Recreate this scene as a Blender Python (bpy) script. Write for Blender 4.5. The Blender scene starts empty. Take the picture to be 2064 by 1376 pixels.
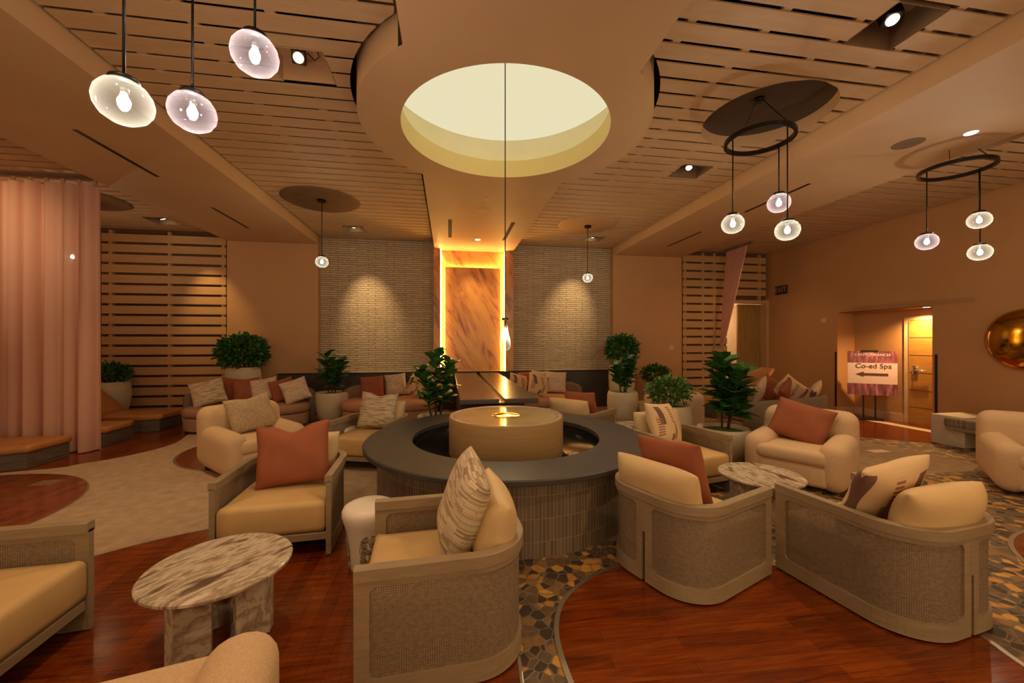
import bpy, bmesh, math, random
from mathutils import Vector, Matrix, Euler
random.seed(7)
PI = math.pi
SC = bpy.context.scene
COL = SC.collection
def R(d): return d*PI/180

# ------------------------------------------------------------------ camera
F_PX, W_PX = 795.0, 2064.0
cam_d = bpy.data.cameras.new('camera'); cam = bpy.data.objects.new('camera', cam_d); COL.objects.link(cam)
cam_d.sensor_width = 36.0; cam_d.lens = 36.0*F_PX/W_PX; cam_d.clip_start = .05; cam_d.clip_end = 100
cam_d.shift_y = 1.0/W_PX
CAM_YAW = math.atan(127/795)
cam.location = (0, 0, 1.6); cam.rotation_euler = (PI/2, 0, -CAM_YAW)
SC.camera = cam
# ------------------------------------------------------------------ world, exposure
wd = bpy.data.worlds.new('world'); SC.world = wd; wd.use_nodes = True
bg = wd.node_tree.nodes['Background']; bg.inputs[0].default_value = (1.0, .67, .36, 1); bg.inputs[1].default_value = 1.1
SC.view_settings.view_transform = 'Standard'; SC.view_settings.look = 'None'
SC.view_settings.gamma = 1.0; SC.view_settings.use_curve_mapping = False
SC.view_settings.exposure = 0.0
# ------------------------------------------------------------------ lights (lamps of the hall, some added as fill)
WARM = (1.0, .67, .34)
def lamp(kind, loc, power, color=WARM, size=.1, target=None, angle=60, blend=.6, sx=None, sy=None):
    l = bpy.data.lights.new(kind.lower()+'_lamp', kind); l.energy = power; l.color = color
    if kind == 'AREA':
        if sx: l.shape = 'RECTANGLE'; l.size = sx; l.size_y = sy
        else: l.shape = 'DISK'; l.size = size
    else: l.shadow_soft_size = size
    if kind == 'SPOT': l.spot_size = R(angle); l.spot_blend = blend
    o = bpy.data.objects.new(kind.lower()+'_lamp', l); COL.objects.link(o); o.location = loc
    if target is not None:
        o.rotation_euler = (Vector(target)-Vector(loc)).to_track_quat('-Z', 'Y').to_euler()
    return o
# spots aimed down on the seats: recessed ones, others added as fill
for (x, y, p, t) in [(-1.25, 3.60, 44, (-1.3, 3.2, .4)), (3.3, 2.5, 60, (2.6, 2.2, .4)), (3.36, 5.1, 55, (3.3, 4.0, .4)),
                  (-1.3, 1.0, 46, (-1.2, 1.6, .3)), (2.4, .6, 66, (1.6, 1.4, 0)), (5.4, 3.3, 45, (5.2, 3.0, 0)),
                  (-3.8, 5.3, 95, (-3.9, 5.6, 0)), (6.9, 3.9, 35, (6.4, 3.4, 0)), (-3.8, 2.2, 34, (-3.0, 2.6, 0))]:
    lamp('SPOT', (x, y, 3.78), p*1.9, WARM, .06, t, 95, .9)
# wall washers
lamp('SPOT', (-1.98, 8.55, 3.96), 190, (1, .70, .36), .03, (-1.80, 9.65, 2.2), 46, 1)
lamp('SPOT', (3.33, 8.55, 3.96), 170, (1, .70, .36), .03, (3.0, 9.65, 2.3), 46, 1)
lamp('SPOT', (-5.3, 8.75, 3.97), 130, (1, .62, .25), .03, (-4.9, 9.5, 1.6), 50, .9)
lamp('SPOT', (-6.2, 8.1, 3.9), 125, (1, .60, .28), .08, (-6.5, 6.6, 2.9), 95, 1)  # no washer: added behind the curtain for the glow through it
lamp('SPOT', (6.9, 7.4, 3.9), 45, (1, .56, .24), .05, (7.0, 8.6, .8), 110, .9)
lamp('SPOT', (.61, 8.5, 3.77), 120, (1, .58, .2), .04, (.6, 9.5, 2.2), 60, 1)
# doorway alcove and room beyond the back opening
lamp('SPOT', (8.74, 6.1, 2.2), 210, (1, .58, .22), .03, (8.70, 6.35, 0), 140, .8)
lamp('POINT', (7.75, 10.4, 2.3), 26, (1, .80, .52), .06)

# ------------------------------------------------------------------ node materials
def new_mat(name):
    m = bpy.data.materials.new(name); m.use_nodes = True
    nt = m.node_tree; b = nt.nodes['Principled BSDF']
    return m, nt, b
def N(nt, t, **kw):
    n = nt.nodes.new(t)
    for k, v in kw.items():
        if k.startswith('i_'):
            key = k[2:]; key = int(key) if key.isdigit() else key.replace('_', ' ')
            n.inputs[key].default_value = v
        else: setattr(n, k, v)
    return n
def L(nt, a, b): nt.links.new(a, b)
def rgb(c): return (c[0], c[1], c[2], 1)
def ramp(nt, fac, stops, interp='LINEAR'):
    r = N(nt, 'ShaderNodeValToRGB'); e = r.color_ramp; e.interpolation = interp
    while len(e.elements) < len(stops): e.elements.new(.5)
    for el, (p, c) in zip(e.elements, stops): el.position = p; el.color = rgb(c)
    L(nt, fac, r.inputs[0]); return r.outputs[0]
def coords(nt, kind='Object', scale=(1,1,1), rot=(0,0,0), loc=(0,0,0)):
    tc = N(nt, 'ShaderNodeTexCoord'); mp = N(nt, 'ShaderNodeMapping')
    mp.inputs['Scale'].default_value = scale; mp.inputs['Rotation'].default_value = rot; mp.inputs['Location'].default_value = loc
    L(nt, tc.outputs[kind], mp.inputs[0]); return mp.outputs[0]
def bump(nt, b, h, strength=.3, dist=.01):
    n = N(nt, 'ShaderNodeBump'); n.inputs['Strength'].default_value = strength; n.inputs['Distance'].default_value = dist
    L(nt, h, n.inputs['Height']); L(nt, n.outputs[0], b.inputs['Normal'])
def mix(nt, fac, a, b, mode='MIX'):
    n = N(nt, 'ShaderNodeMix', data_type='RGBA', blend_type=mode)
    for s, v in ((0, fac), (6, a), (7, b)):
        if hasattr(v, 'is_linked') or hasattr(v, 'links'): L(nt, v, n.inputs[s])
        else: n.inputs[s].default_value = v if s == 0 else rgb(v)
    return n.outputs[2]
def mathn(nt, op, a, b=None, c=None):
    n = N(nt, 'ShaderNodeMath', operation=op)
    for i, v in enumerate((a, b, c)):
        if v is None: continue
        if hasattr(v, 'links'): L(nt, v, n.inputs[i])
        else: n.inputs[i].default_value = v
    return n.outputs[0]
def plain(name, c, rough=.6, var=.08, vs=6, bs=0, bscale=60, bdist=.004, metal=0, kind='Object', spec=.5):
    m, nt, b = new_mat(name)
    co = coords(nt, kind)
    no = N(nt, 'ShaderNodeTexNoise', i_Scale=vs, i_Detail=4.0); L(nt, co, no.inputs['Vector'])
    L(nt, ramp(nt, no.outputs[0], [(.3, [x*(1-var) for x in c]), (.7, [min(1, x*(1+var)) for x in c])]), b.inputs['Base Color'])
    b.inputs['Roughness'].default_value = rough; b.inputs['Metallic'].default_value = metal
    b.inputs['Specular IOR Level'].default_value = spec
    if bs:
        n2 = N(nt, 'ShaderNodeTexNoise', i_Scale=bscale, i_Detail=3.0); L(nt, co, n2.inputs['Vector'])
        bump(nt, b, n2.outputs[0], bs, bdist)
    return m
def emis(name, c, s):
    m, nt, b = new_mat(name); nt.nodes.remove(b)
    e = N(nt, 'ShaderNodeEmission'); e.inputs[0].default_value = rgb(c); e.inputs[1].default_value = s
    L(nt, e.outputs[0], nt.nodes['Material Output'].inputs[0]); return m
def wood(name, c1, c2, rough=.5, scale=(3, 30, 30), bs=.1, kind='Object'):
    m, nt, b = new_mat(name); co = coords(nt, kind, scale)
    no = N(nt, 'ShaderNodeTexNoise', i_Scale=1.5, i_Detail=6.0, i_Roughness=.6, i_Distortion=.6); L(nt, co, no.inputs['Vector'])
    L(nt, ramp(nt, no.outputs[0], [(.3, c1), (.7, c2)]), b.inputs['Base Color'])
    b.inputs['Roughness'].default_value = rough; bump(nt, b, no.outputs[0], bs, .003); return m
def floorwood(name, rot):
    m, nt, b = new_mat(name)
    co = coords(nt, 'Object', (1, 1, 1), (0, 0, rot))
    br = N(nt, 'ShaderNodeTexBrick', offset=.37, offset_frequency=2)
    br.inputs['Scale'].default_value = 1; br.inputs['Brick Width'].default_value = 1.1; br.inputs['Row Height'].default_value = .085
    br.inputs['Mortar Size'].default_value = .0012; br.inputs['Color1'].default_value = (.0, 0, 0, 1); br.inputs['Color2'].default_value = (1, 1, 1, 1)
    br.inputs['Mortar'].default_value = (.1, .1, .1, 1); br.inputs['Bias'].default_value = 0
    L(nt, co, br.inputs['Vector'])
    co2 = coords(nt, 'Object', (2.2, 22, 1), (0, 0, rot))
    no = N(nt, 'ShaderNodeTexNoise', i_Scale=1.3, i_Detail=7.0, i_Roughness=.62, i_Distortion=.8); L(nt, co2, no.inputs['Vector'])
    f = mathn(nt, 'ADD', mathn(nt, 'MULTIPLY', br.outputs[0], .2), mathn(nt, 'MULTIPLY', no.outputs[0], .9))
    c = ramp(nt, f, [(.26, (.05, .0075, .001)), (.58, (.175, .031, .003)), (.9, (.29, .07, .008))])
    c = mix(nt, mathn(nt, 'MULTIPLY', br.outputs[1], .6), c, (.03, .008, .004)); L(nt, c, b.inputs['Base Color'])
    b.inputs['Roughness'].default_value = .16; b.inputs['Specular IOR Level'].default_value = .5
    bump(nt, b, no.outputs[0], .06, .002); return m
def pebble():
    m, nt, b = new_mat('pebble_mosaic'); co = coords(nt)
    n0 = N(nt, 'ShaderNodeTexNoise', i_Scale=5.0, i_Detail=2.0); L(nt, co, n0.inputs['Vector'])
    vadd = N(nt, 'ShaderNodeVectorMath', operation='MULTIPLY_ADD'); L(nt, n0.outputs[1], vadd.inputs[0]); vadd.inputs[1].default_value = (.07, .07, 0); L(nt, co, vadd.inputs[2])
    v = N(nt, 'ShaderNodeTexVoronoi', i_Scale=15.0, i_Randomness=.9); L(nt, vadd.outputs[0], v.inputs['Vector'])
    e = N(nt, 'ShaderNodeTexVoronoi', feature='DISTANCE_TO_EDGE', i_Scale=15.0, i_Randomness=.9); L(nt, vadd.outputs[0], e.inputs['Vector'])
    sp = N(nt, 'ShaderNodeSeparateColor'); L(nt, v.outputs['Color'], sp.inputs[0])
    c = ramp(nt, sp.outputs[0], [(0, (.06, .038, .024)), (.25, (.14, .085, .043)), (.5, (.24, .13, .052)), (.66, (.12, .08, .046)), (.76, (.48, .22, .04)), (.92, (.56, .29, .06))], 'CONSTANT')
    n1 = N(nt, 'ShaderNodeTexNoise', i_Scale=25.0, i_Detail=4.0); L(nt, co, n1.inputs['Vector'])
    c = mix(nt, .35, c, n1.outputs[0], 'OVERLAY')
    g = ramp(nt, e.outputs[0], [(.02, (0, 0, 0)), (.06, (1, 1, 1))])
    c = mix(nt, g, (.2, .15, .1), c); L(nt, c, b.inputs['Base Color'])
    b.inputs['Roughness'].default_value = .55; b.inputs['Specular IOR Level'].default_value = .3; bump(nt, b, g, .5, .006); return m
def marble(name, cols, scale=1.2, rot=(0,0,.9), stretch=(6, 1.2, 1.5), rough=.25):
    m, nt, b = new_mat(name); mp2 = N(nt, 'ShaderNodeMapping'); mp2.inputs['Scale'].default_value = stretch; L(nt, coords(nt, 'Object', (1, 1, 1), rot), mp2.inputs[0]); co = mp2.outputs[0]
    n0 = N(nt, 'ShaderNodeTexNoise', i_Scale=scale*1.6, i_Detail=9.0, i_Roughness=.65, i_Distortion=1.6); L(nt, co, n0.inputs['Vector'])
    n1 = N(nt, 'ShaderNodeTexNoise', i_Scale=scale*5, i_Detail=5.0, i_Distortion=2.0); L(nt, co, n1.inputs['Vector'])
    f = mathn(nt, 'ADD', mathn(nt, 'MULTIPLY', n0.outputs[0], .7), mathn(nt, 'MULTIPLY', n1.outputs[0], .3))
    k = len(cols); L(nt, ramp(nt, f, [(.38+.24*i/(k-1), c) for i, c in enumerate(cols)]), b.inputs['Base Color'])
    b.inputs['Roughness'].default_value = rough; return m
def cane():
    m, nt, b = new_mat('woven_cane')
    co = coords(nt, 'UV'); s = N(nt, 'ShaderNodeSeparateXYZ'); L(nt, co, s.inputs[0])
    P = .0105
    fx = mathn(nt, 'SINE', mathn(nt, 'MULTIPLY', s.outputs[0], 2*PI/P)); fy = mathn(nt, 'SINE', mathn(nt, 'MULTIPLY', s.outputs[1], 2*PI/P))
    w = mathn(nt, 'MULTIPLY', fx, fy)
    hole = mathn(nt, 'MULTIPLY', mathn(nt, 'GREATER_THAN', fx, .55), mathn(nt, 'GREATER_THAN', fy, .55))
    no = N(nt, 'ShaderNodeTexNoise', i_Scale=1.0, i_Detail=3.0)
    mp = N(nt, 'ShaderNodeMapping'); mp.inputs['Scale'].default_value = (40, 60, 1); L(nt, co, mp.inputs[0]); L(nt, mp.outputs[0], no.inputs['Vector'])
    f = mathn(nt, 'ADD', mathn(nt, 'MULTIPLY', w, .26), mathn(nt, 'MULTIPLY_ADD', no.outputs[0], .5, .25))
    L(nt, ramp(nt, f, [(.2, (.105, .073, .045)), (.8, (.37, .265, .165))]), b.inputs['Base Color'])
    b.inputs['Roughness'].default_value = .55; bump(nt, b, w, .3, .002)
    tr = N(nt, 'ShaderNodeBsdfTransparent'); mx = N(nt, 'ShaderNodeMixShader')
    L(nt, mathn(nt, 'MULTIPLY', hole, .85), mx.inputs[0]); L(nt, b.outputs[0], mx.inputs[1]); L(nt, tr.outputs[0], mx.inputs[2])
    L(nt, mx.outputs[0], nt.nodes['Material Output'].inputs[0]); return m
def glass(name, tint, milk=.008):
    m, nt, b = new_mat(name); nt.nodes.remove(b)
    tr = N(nt, 'ShaderNodeBsdfTransparent'); tr.inputs[0].default_value = rgb(tint)
    gl = N(nt, 'ShaderNodeBsdfGlossy'); gl.inputs['Roughness'].default_value = .03; gl.inputs[0].default_value = (1, 1, 1, 1)
    df = N(nt, 'ShaderNodeBsdfTranslucent'); df.inputs[0].default_value = rgb([min(1, t*1.0) for t in tint])
    lw = N(nt, 'ShaderNodeLayerWeight', i_Blend=.3)
    m1 = N(nt, 'ShaderNodeMixShader'); L(nt, mathn(nt, 'MULTIPLY_ADD', lw.outputs['Facing'], .065, milk), m1.inputs[0]); L(nt, tr.outputs[0], m1.inputs[1]); L(nt, df.outputs[0], m1.inputs[2])
    m2 = N(nt, 'ShaderNodeMixShader'); L(nt, mathn(nt, 'MULTIPLY_ADD', mathn(nt, 'POWER', lw.outputs['Facing'], 3.0), .22, .02), m2.inputs[0]); L(nt, m1.outputs[0], m2.inputs[1]); L(nt, gl.outputs[0], m2.inputs[2])
    L(nt, m2.outputs[0], nt.nodes['Material Output'].inputs[0]); return m
def curtain_mat():
    m, nt, b = new_mat('sheer_curtain'); nt.nodes.remove(b)
    c = (.78, .50, .40)
    d = N(nt, 'ShaderNodeBsdfDiffuse'); d.inputs[0].default_value = rgb(c)
    t = N(nt, 'ShaderNodeBsdfTranslucent'); t.inputs[0].default_value = rgb((.82, .52, .4))
    tr = N(nt, 'ShaderNodeBsdfTransparent'); tr.inputs[0].default_value = (1, .8, .7, 1)
    a = N(nt, 'ShaderNodeMixShader'); a.inputs[0].default_value = .45; L(nt, d.outputs[0], a.inputs[1]); L(nt, t.outputs[0], a.inputs[2])
    e = N(nt, 'ShaderNodeMixShader'); e.inputs[0].default_value = .05; L(nt, a.outputs[0], e.inputs[1]); L(nt, tr.outputs[0], e.inputs[2])
    L(nt, e.outputs[0], nt.nodes['Material Output'].inputs[0]); return m
def stonewall():
    m, nt, b = new_mat('split_stone'); tc = N(nt, 'ShaderNodeTexCoord'); sx = N(nt, 'ShaderNodeSeparateXYZ'); L(nt, tc.outputs['Object'], sx.inputs[0])
    cb = N(nt, 'ShaderNodeCombineXYZ'); L(nt, sx.outputs[0], cb.inputs[0]); L(nt, sx.outputs[2], cb.inputs[1])
    br = N(nt, 'ShaderNodeTexBrick', offset=.4); br.inputs['Scale'].default_value = 1; br.inputs['Brick Width'].default_value = .42; br.inputs['Row Height'].default_value = .05
    br.inputs['Mortar Size'].default_value = .007; br.inputs['Mortar Smooth'].default_value = .6
    br.inputs['Color1'].default_value = (.52, .40, .25, 1); br.inputs['Color2'].default_value = (.62, .48, .31, 1); br.inputs['Mortar'].default_value = (.33, .25, .17, 1)
    n0 = N(nt, 'ShaderNodeTexNoise', i_Scale=7.0, i_Detail=5.0); L(nt, tc.outputs['Object'], n0.inputs['Vector'])
    va = N(nt, 'ShaderNodeVectorMath', operation='MULTIPLY_ADD'); L(nt, n0.outputs[1], va.inputs[0]); va.inputs[1].default_value = (.03, .014, 0); L(nt, cb.outputs[0], va.inputs[2])
    L(nt, va.outputs[0], br.inputs['Vector'])
    n1 = N(nt, 'ShaderNodeTexNoise', i_Scale=24.0, i_Detail=6.0); L(nt, tc.outputs['Object'], n1.inputs['Vector'])
    L(nt, mix(nt, .3, br.outputs[0], n1.outputs[0], 'OVERLAY'), b.inputs['Base Color']); b.inputs['Roughness'].default_value = .75
    h = mathn(nt, 'SUBTRACT', mathn(nt, 'MULTIPLY', n1.outputs[0], .9), mathn(nt, 'MULTIPLY', br.outputs[1], .8)); bump(nt, b, h, 1.0, .035); return m
def tiles():
    m, nt, b = new_mat('slim_vertical_tiles'); co = coords(nt, 'UV')
    br = N(nt, 'ShaderNodeTexBrick', offset=0); br.inputs['Scale'].default_value = 1; br.inputs['Brick Width'].default_value = .03; br.inputs['Row Height'].default_value = .17
    br.inputs['Mortar Size'].default_value = .0025; br.inputs['Color1'].default_value = (.12, .085, .055, 1); br.inputs['Color2'].default_value = (.2, .145, .095, 1); br.inputs['Mortar'].default_value = (.3, .22, .14, 1)
    L(nt, co, br.inputs['Vector']); L(nt, br.outputs[0], b.inputs['Base Color']); b.inputs['Roughness'].default_value = .4
    bump(nt, b, mathn(nt, 'SUBTRACT', 1.0, br.outputs[1]), .5, .004); return m
def weave_dash(name, cols, rows=.042, wid=.30):
    m, nt, b = new_mat(name); co = coords(nt, 'UV', (1, 1, 1))
    n0 = N(nt, 'ShaderNodeTexNoise', i_Scale=3.0, i_Detail=2.0); L(nt, co, n0.inputs['Vector'])
    va = N(nt, 'ShaderNodeVectorMath', operation='MULTIPLY_ADD'); L(nt, n0.outputs[1], va.inputs[0]); va.inputs[1].default_value = (.16, .035, 0); L(nt, co, va.inputs[2])
    br = N(nt, 'ShaderNodeTexBrick', offset=.43, offset_frequency=3); br.inputs['Scale'].default_value = 1; br.inputs['Brick Width'].default_value = wid; br.inputs['Row Height'].default_value = rows
    br.inputs['Mortar Size'].default_value = .006; br.inputs['Color1'].default_value = (0, 0, 0, 1); br.inputs['Color2'].default_value = (1, 1, 1, 1); br.inputs['Mortar'].default_value = (.2, .2, .2, 1)
    L(nt, va.outputs[0], br.inputs['Vector'])
    k = len(cols); L(nt, ramp(nt, br.outputs[0], [(i/(k-1), c) for i, c in enumerate(cols)]), b.inputs['Base Color'])
    b.inputs['Roughness'].default_value = .85; bump(nt, b, br.outputs[0], .5, .004); return m
def geo_pattern():
    m, nt, b = new_mat('cream_rust_applique'); co = coords(nt, 'UV'); s = N(nt, 'ShaderNodeSeparateXYZ'); L(nt, co, s.inputs[0])
    x, y = s.outputs[0], s.outputs[1]
    bend = mathn(nt, 'MULTIPLY', mathn(nt, 'MULTIPLY', y, y), .28)
    def band(cx, hw, y0, y1):
        d = mathn(nt, 'ABSOLUTE', mathn(nt, 'SUBTRACT', mathn(nt, 'ADD', x, bend), cx))
        r = mathn(nt, 'LESS_THAN', d, hw)
        r = mathn(nt, 'MULTIPLY', r, mathn(nt, 'GREATER_THAN', y, y0)); return mathn(nt, 'MULTIPLY', r, mathn(nt, 'LESS_THAN', y, y1))
    stripes = mathn(nt, 'GREATER_THAN', mathn(nt, 'SINE', mathn(nt, 'MULTIPLY', y, 55.0)), -.2)
    cream, rust, brown = (.62, .43, .24), (.3, .12, .07), (.16, .075, .05)
    c = mix(nt, band(-.46, .16, -.1, .75), cream, brown)
    c = mix(nt, mathn(nt, 'MULTIPLY', band(-.62, .17, -.6, .25), stripes), c, rust)
    c = mix(nt, mathn(nt, 'MULTIPLY', band(.3, .13, -.05, .8), stripes), c, rust)
    c = mix(nt, band(.42, .11, -.8, .05), c, (.36, .19, .12)); c = mix(nt, band(.2, .09, -.9, -.55), c, brown)
    c = mix(nt, band(1.05, .12, -.6, .9), c, brown)
    no = N(nt, 'ShaderNodeTexNoise', i_Scale=120.0, i_Detail=2.0); L(nt, co, no.inputs['Vector'])
    L(nt, c, b.inputs['Base Color']); b.inputs['Roughness'].default_value = .85; bump(nt, b, no.outputs[0], .2, .003); return m
def poster():
    m, nt, b = new_mat('printed_board'); co = coords(nt, 'UV'); s = N(nt, 'ShaderNodeSeparateXYZ'); L(nt, co, s.inputs[0])
    no = N(nt, 'ShaderNodeTexNoise', i_Scale=1.0, i_Detail=4.0); mp = N(nt, 'ShaderNodeMapping'); mp.inputs['Scale'].default_value = (14, 2.5, 1); L(nt, co, mp.inputs[0]); L(nt, mp.outputs[0], no.inputs['Vector'])
    pic = ramp(nt, no.outputs[0], [(.32, (.09, .02, .03)), (.5, (.22, .06, .085)), (.68, (.48, .2, .25))])
    band = mathn(nt, 'MULTIPLY', mathn(nt, 'GREATER_THAN', s.outputs[1], .26), mathn(nt, 'LESS_THAN', s.outputs[1], .73))
    L(nt, mix(nt, band, pic, (.68, .50, .47)), b.inputs['Base Color']); b.inputs['Roughness'].default_value = .4; return m

M = {
 'wall': plain('wall_paint', (.52, .29, .125), .55, .04, 2, .05, 80),
 'wallback': plain('shadowed_backing', (.13, .07, .03), .8), 'wall2': plain('wall_paint_side', (.48, .255, .105), .55, .04, 2, .05, 80),  # backing behind the slats darkened, gap shade put into its colour
 'soffit': plain('ceiling_paint', (.56, .37, .20), .6, .04, 1.5, .04, 60),
 'slat': wood('painted_ceiling_board', (.50, .335, .18), (.60, .41, .23), .6, (1.2, 6, 6), .05),
 'wslat': wood('painted_wall_board', (.46, .27, .115), (.54, .32, .14), .6, (1.2, 6, 6), .05),
 'plenum': plain('dark_plenum', (.016, .010, .006), .9),
 'recess': plain('recess_paint', (.20, .12, .065), .8),
 'recess_dark': plain('shaded_recess', (.075, .045, .024), .8),
 'black': plain('black_metal', (.018, .016, .015), .4, metal=.6),
 'bronze': plain('dark_bronze', (.035, .018, .012), .5, metal=.3),
 'chrome': plain('chrome', (.7, .66, .6), .18, metal=1),
 'steel': plain('brushed_trim', (.5, .43, .33), .35, metal=.9),
 'gold': plain('polished_gold', (.62, .36, .05), .13, .12, 3, .12, 5, .02, metal=1),
 'stone': stonewall(), 'tiles': tiles(), 'pebble': pebble(),
 'wainscot': plain('charcoal_wainscot', (.055, .042, .036), .45),
 'slate': plain('charcoal_stone', (.045, .036, .03), .55, .12, 5),
 'slab': plain('polished_dark_slab', (.06, .045, .04), .25, .12, 5),
 'basin': plain('black_basin', (.008, .008, .008), .25),
 'drum': wood('ribbed_travertine', (.29, .18, .066), (.38, .24, .095), .5, (1, 1, 60), .35),
 'water': plain('still_water', (.38, .27, .12), .07, .1, 4, .03, 9, .004),
 'rimlight': plain('bluish_rim', (.22, .17, .33), .2),
 'carpet': plain('beige_carpet', (.40, .285, .185), .95, .14, 9, .5, 160, .006, spec=.1),
 'carpet2': plain('taupe_carpet', (.36, .245, .14), .95, .14, 9, .5, 160, .006, spec=.1),
 'wood_y': floorwood('cherry_planks', PI/2), 'wood_x': floorwood('cherry_planks_across', 0.06),
 'oak': wood('grey_oak', (.25, .175, .10), (.325, .235, .14), .5, (4, 4, 30), .05),
 'cane': cane(), 'dark': plain('dark_underside', (.03, .02, .014), .8),
 'seat': plain('tan_cushion_fabric', (.56, .36, .15), .5, .06, 5, .12, 10, .02),
 'cream': plain('cream_cushion_fabric', (.60, .41, .20), .6, .05, 5, .2, 9, .02),
 'boucle': plain('cream_boucle', (.64, .44, .26), .95, .1, 120, .7, 150, .008, spec=.15),
 'rust': plain('rust_cotton', (.30, .095, .045), .85, .07, 8, .2, 14, .02, spec=.15),
 'mauve': plain('mauve_upholstery', (.34, .19, .125), .9, .07, 8, .2, 120, .004, spec=.15),
 'peach': plain('peach_upholstery', (.50, .27, .155), .9, .07, 8, .2, 120, .004, spec=.15),
 'greyup': plain('taupe_upholstery', (.20, .14, .095), .9, .08, 30, .3, 120, .004, spec=.15),
 'leather': plain('tan_leather', (.42, .175, .05), .38, .1, 4, .15, 90, .003),
 'lounge_base': wood('weathered_dark_wood', (.055, .04, .028), (.13, .098, .068), .6, (3, 3, 30), .2),
 'dash': weave_dash('striated_weave', [(.24, .165, .095), (.50, .375, .235), (.62, .48, .32), (.70, .56, .39)]),
 'beige': weave_dash('beige_nubby_weave', [(.33, .23, .125), (.48, .35, .2), (.58, .44, .27)], .045, .05),
 'blush': weave_dash('blush_slub_weave', [(.50, .36, .24), (.62, .46, .32), (.70, .54, .40)], .09, .2),
 'geo': geo_pattern(),
 'pot': plain('stone_planter', (.56, .47, .31), .7, .06, 5, .2, 40, .006),
 'moss': plain('green_moss', (.10, .13, .02), .95, .5, 30, 1, 60, .02),
 'leaf': plain('glossy_leaf', (.04, .13, .024), .35, .5, 9), 'leaf2': plain('bright_leaf', (.075, .165, .03), .4, .6, 14),
 'stem': plain('brown_stem', (.06, .038, .022), .8),
 'marble': marble('brown_vein_marble', [(.12, .08, .055), (.33, .24, .165), (.60, .50, .37), (.30, .22, .15), (.52, .42, .31), (.70, .60, .47)], .42, (0, 0, .62), (6, 1.6, 2.0)),
 'onyx': marble('amber_onyx', [(.20, .075, .055), (.42, .17, .065), (.56, .27, .085), (.58, .29, .09), (.62, .33, .115)], .34, (0, R(27), 0), (3.4, 1, .8), .3),
 'white': plain('white_glaze', (.74, .64, .52), .45, .03), 'whitestone': plain('pale_travertine', (.56, .46, .33), .6, .1, 8),
 'carve': plain('carved_pattern', (.35, .26, .16), .7, .5, 40, 1, 34, .03),
 'rope': wood('woven_rush', (.11, .075, .045), (.34, .25, .15), .8, (2, 34, 2), 1.0),
 'door': wood('honey_door', (.40, .185, .04), (.50, .25, .06), .4, (3, 3, 14), .05), 'olive': wood('olive_plywood', (.22, .13, .03), (.34, .21, .06), .5, (12, 12, 1.2), .05),
 'trim': plain('painted_trim', (.60, .40, .23), .5), 'plate': plain('wall_plate', (.62, .45, .28), .5), 'palewall': plain('pale_wall', (.75, .58, .40), .6),
 'curtain': curtain_mat(), 'dome': plain('dome_plaster', (.86, .80, .56), .7, .02), 'ledge': plain('cove_plaster', (.80, .64, .27), .7, .02),
 'domelit': emis('dome_glow', (1.0, .90, .58), .82), 'led': emis('amber_led', (1.0, .60, .16), 110), 'bulb': emis('bulb_glow', (1.0, .80, .55), 520),
 'lens': emis('spot_lens', (1, .8, .5), 25), 'lens_dim': emis('downlight_lens', (1, .86, .66), 3),
 'g_clear': glass('smoky_clear_glass', (.78, .84, .88)), 'g_lilac': glass('lilac_glass', (.72, .70, .94)), 'g_drop': glass('drop_glass', (.86, .92, .80), .01),
 'poster': poster(), 'ink': plain('printed_ink', (.09, .035, .03), .6), 'inkwhite': plain('white_print', (.8, .68, .64), .6), 'exitface': plain('exit_letters', (.42, .30, .2), .5), 'exitbox': plain('exit_box', (.03, .018, .012), .5),
 'pebstone': plain('river_stone', (.42, .31, .19), .6, .35, 3),
}

# ------------------------------------------------------------------ mesh helpers
def mk(name, verts, faces, mat, parent=None, smooth=False, uvs=None):
    me = bpy.data.meshes.new(name); me.from_pydata([tuple(v) for v in verts], [], faces); me.update()
    if uvs:
        ul = me.uv_layers.new(name='UVMap')
        for lp in me.loops: ul.data[lp.index].uv = uvs[lp.vertex_index]
    return mko(name, me, mat, parent, smooth)
def mko(name, me, mat, parent=None, smooth=False):
    me.materials.append(mat)
    if smooth:
        for p in me.polygons: p.use_smooth = True
    o = bpy.data.objects.new(name, me); COL.objects.link(o)
    if parent is not None: o.parent = parent
    return o
def fromb(name, bm, mat, parent=None, smooth=False, fix=True):
    if fix: bmesh.ops.recalc_face_normals(bm, faces=bm.faces)
    me = bpy.data.meshes.new(name); bm.to_mesh(me); bm.free(); return mko(name, me, mat, parent, smooth)
def addbox(bm, a, b, bev=0, seg=2, M4=None):
    a, b = Vector(a), Vector(b); c = (a+b)/2; d = b-a
    r = bmesh.ops.create_cube(bm, size=1, matrix=Matrix.Translation(c) @ Matrix.Diagonal((abs(d.x), abs(d.y), abs(d.z), 1)))
    vs = r['verts']
    if bev:
        es = list({e for v in vs for e in v.link_edges}); g = bmesh.ops.bevel(bm, geom=es, offset=bev, segments=seg, profile=.5, affect='EDGES'); vs = list({v for f in g['faces'] for v in f.verts} | {v for v in vs if v.is_valid})
    if M4 is not None: bmesh.ops.transform(bm, matrix=M4, verts=vs)
    return vs
def box(name, a, b, mat, parent=None, bev=0, seg=2, M4=None, smooth=False):
    bm = bmesh.new(); addbox(bm, a, b, bev, seg, M4); return fromb(name, bm, mat, parent, smooth)
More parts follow.
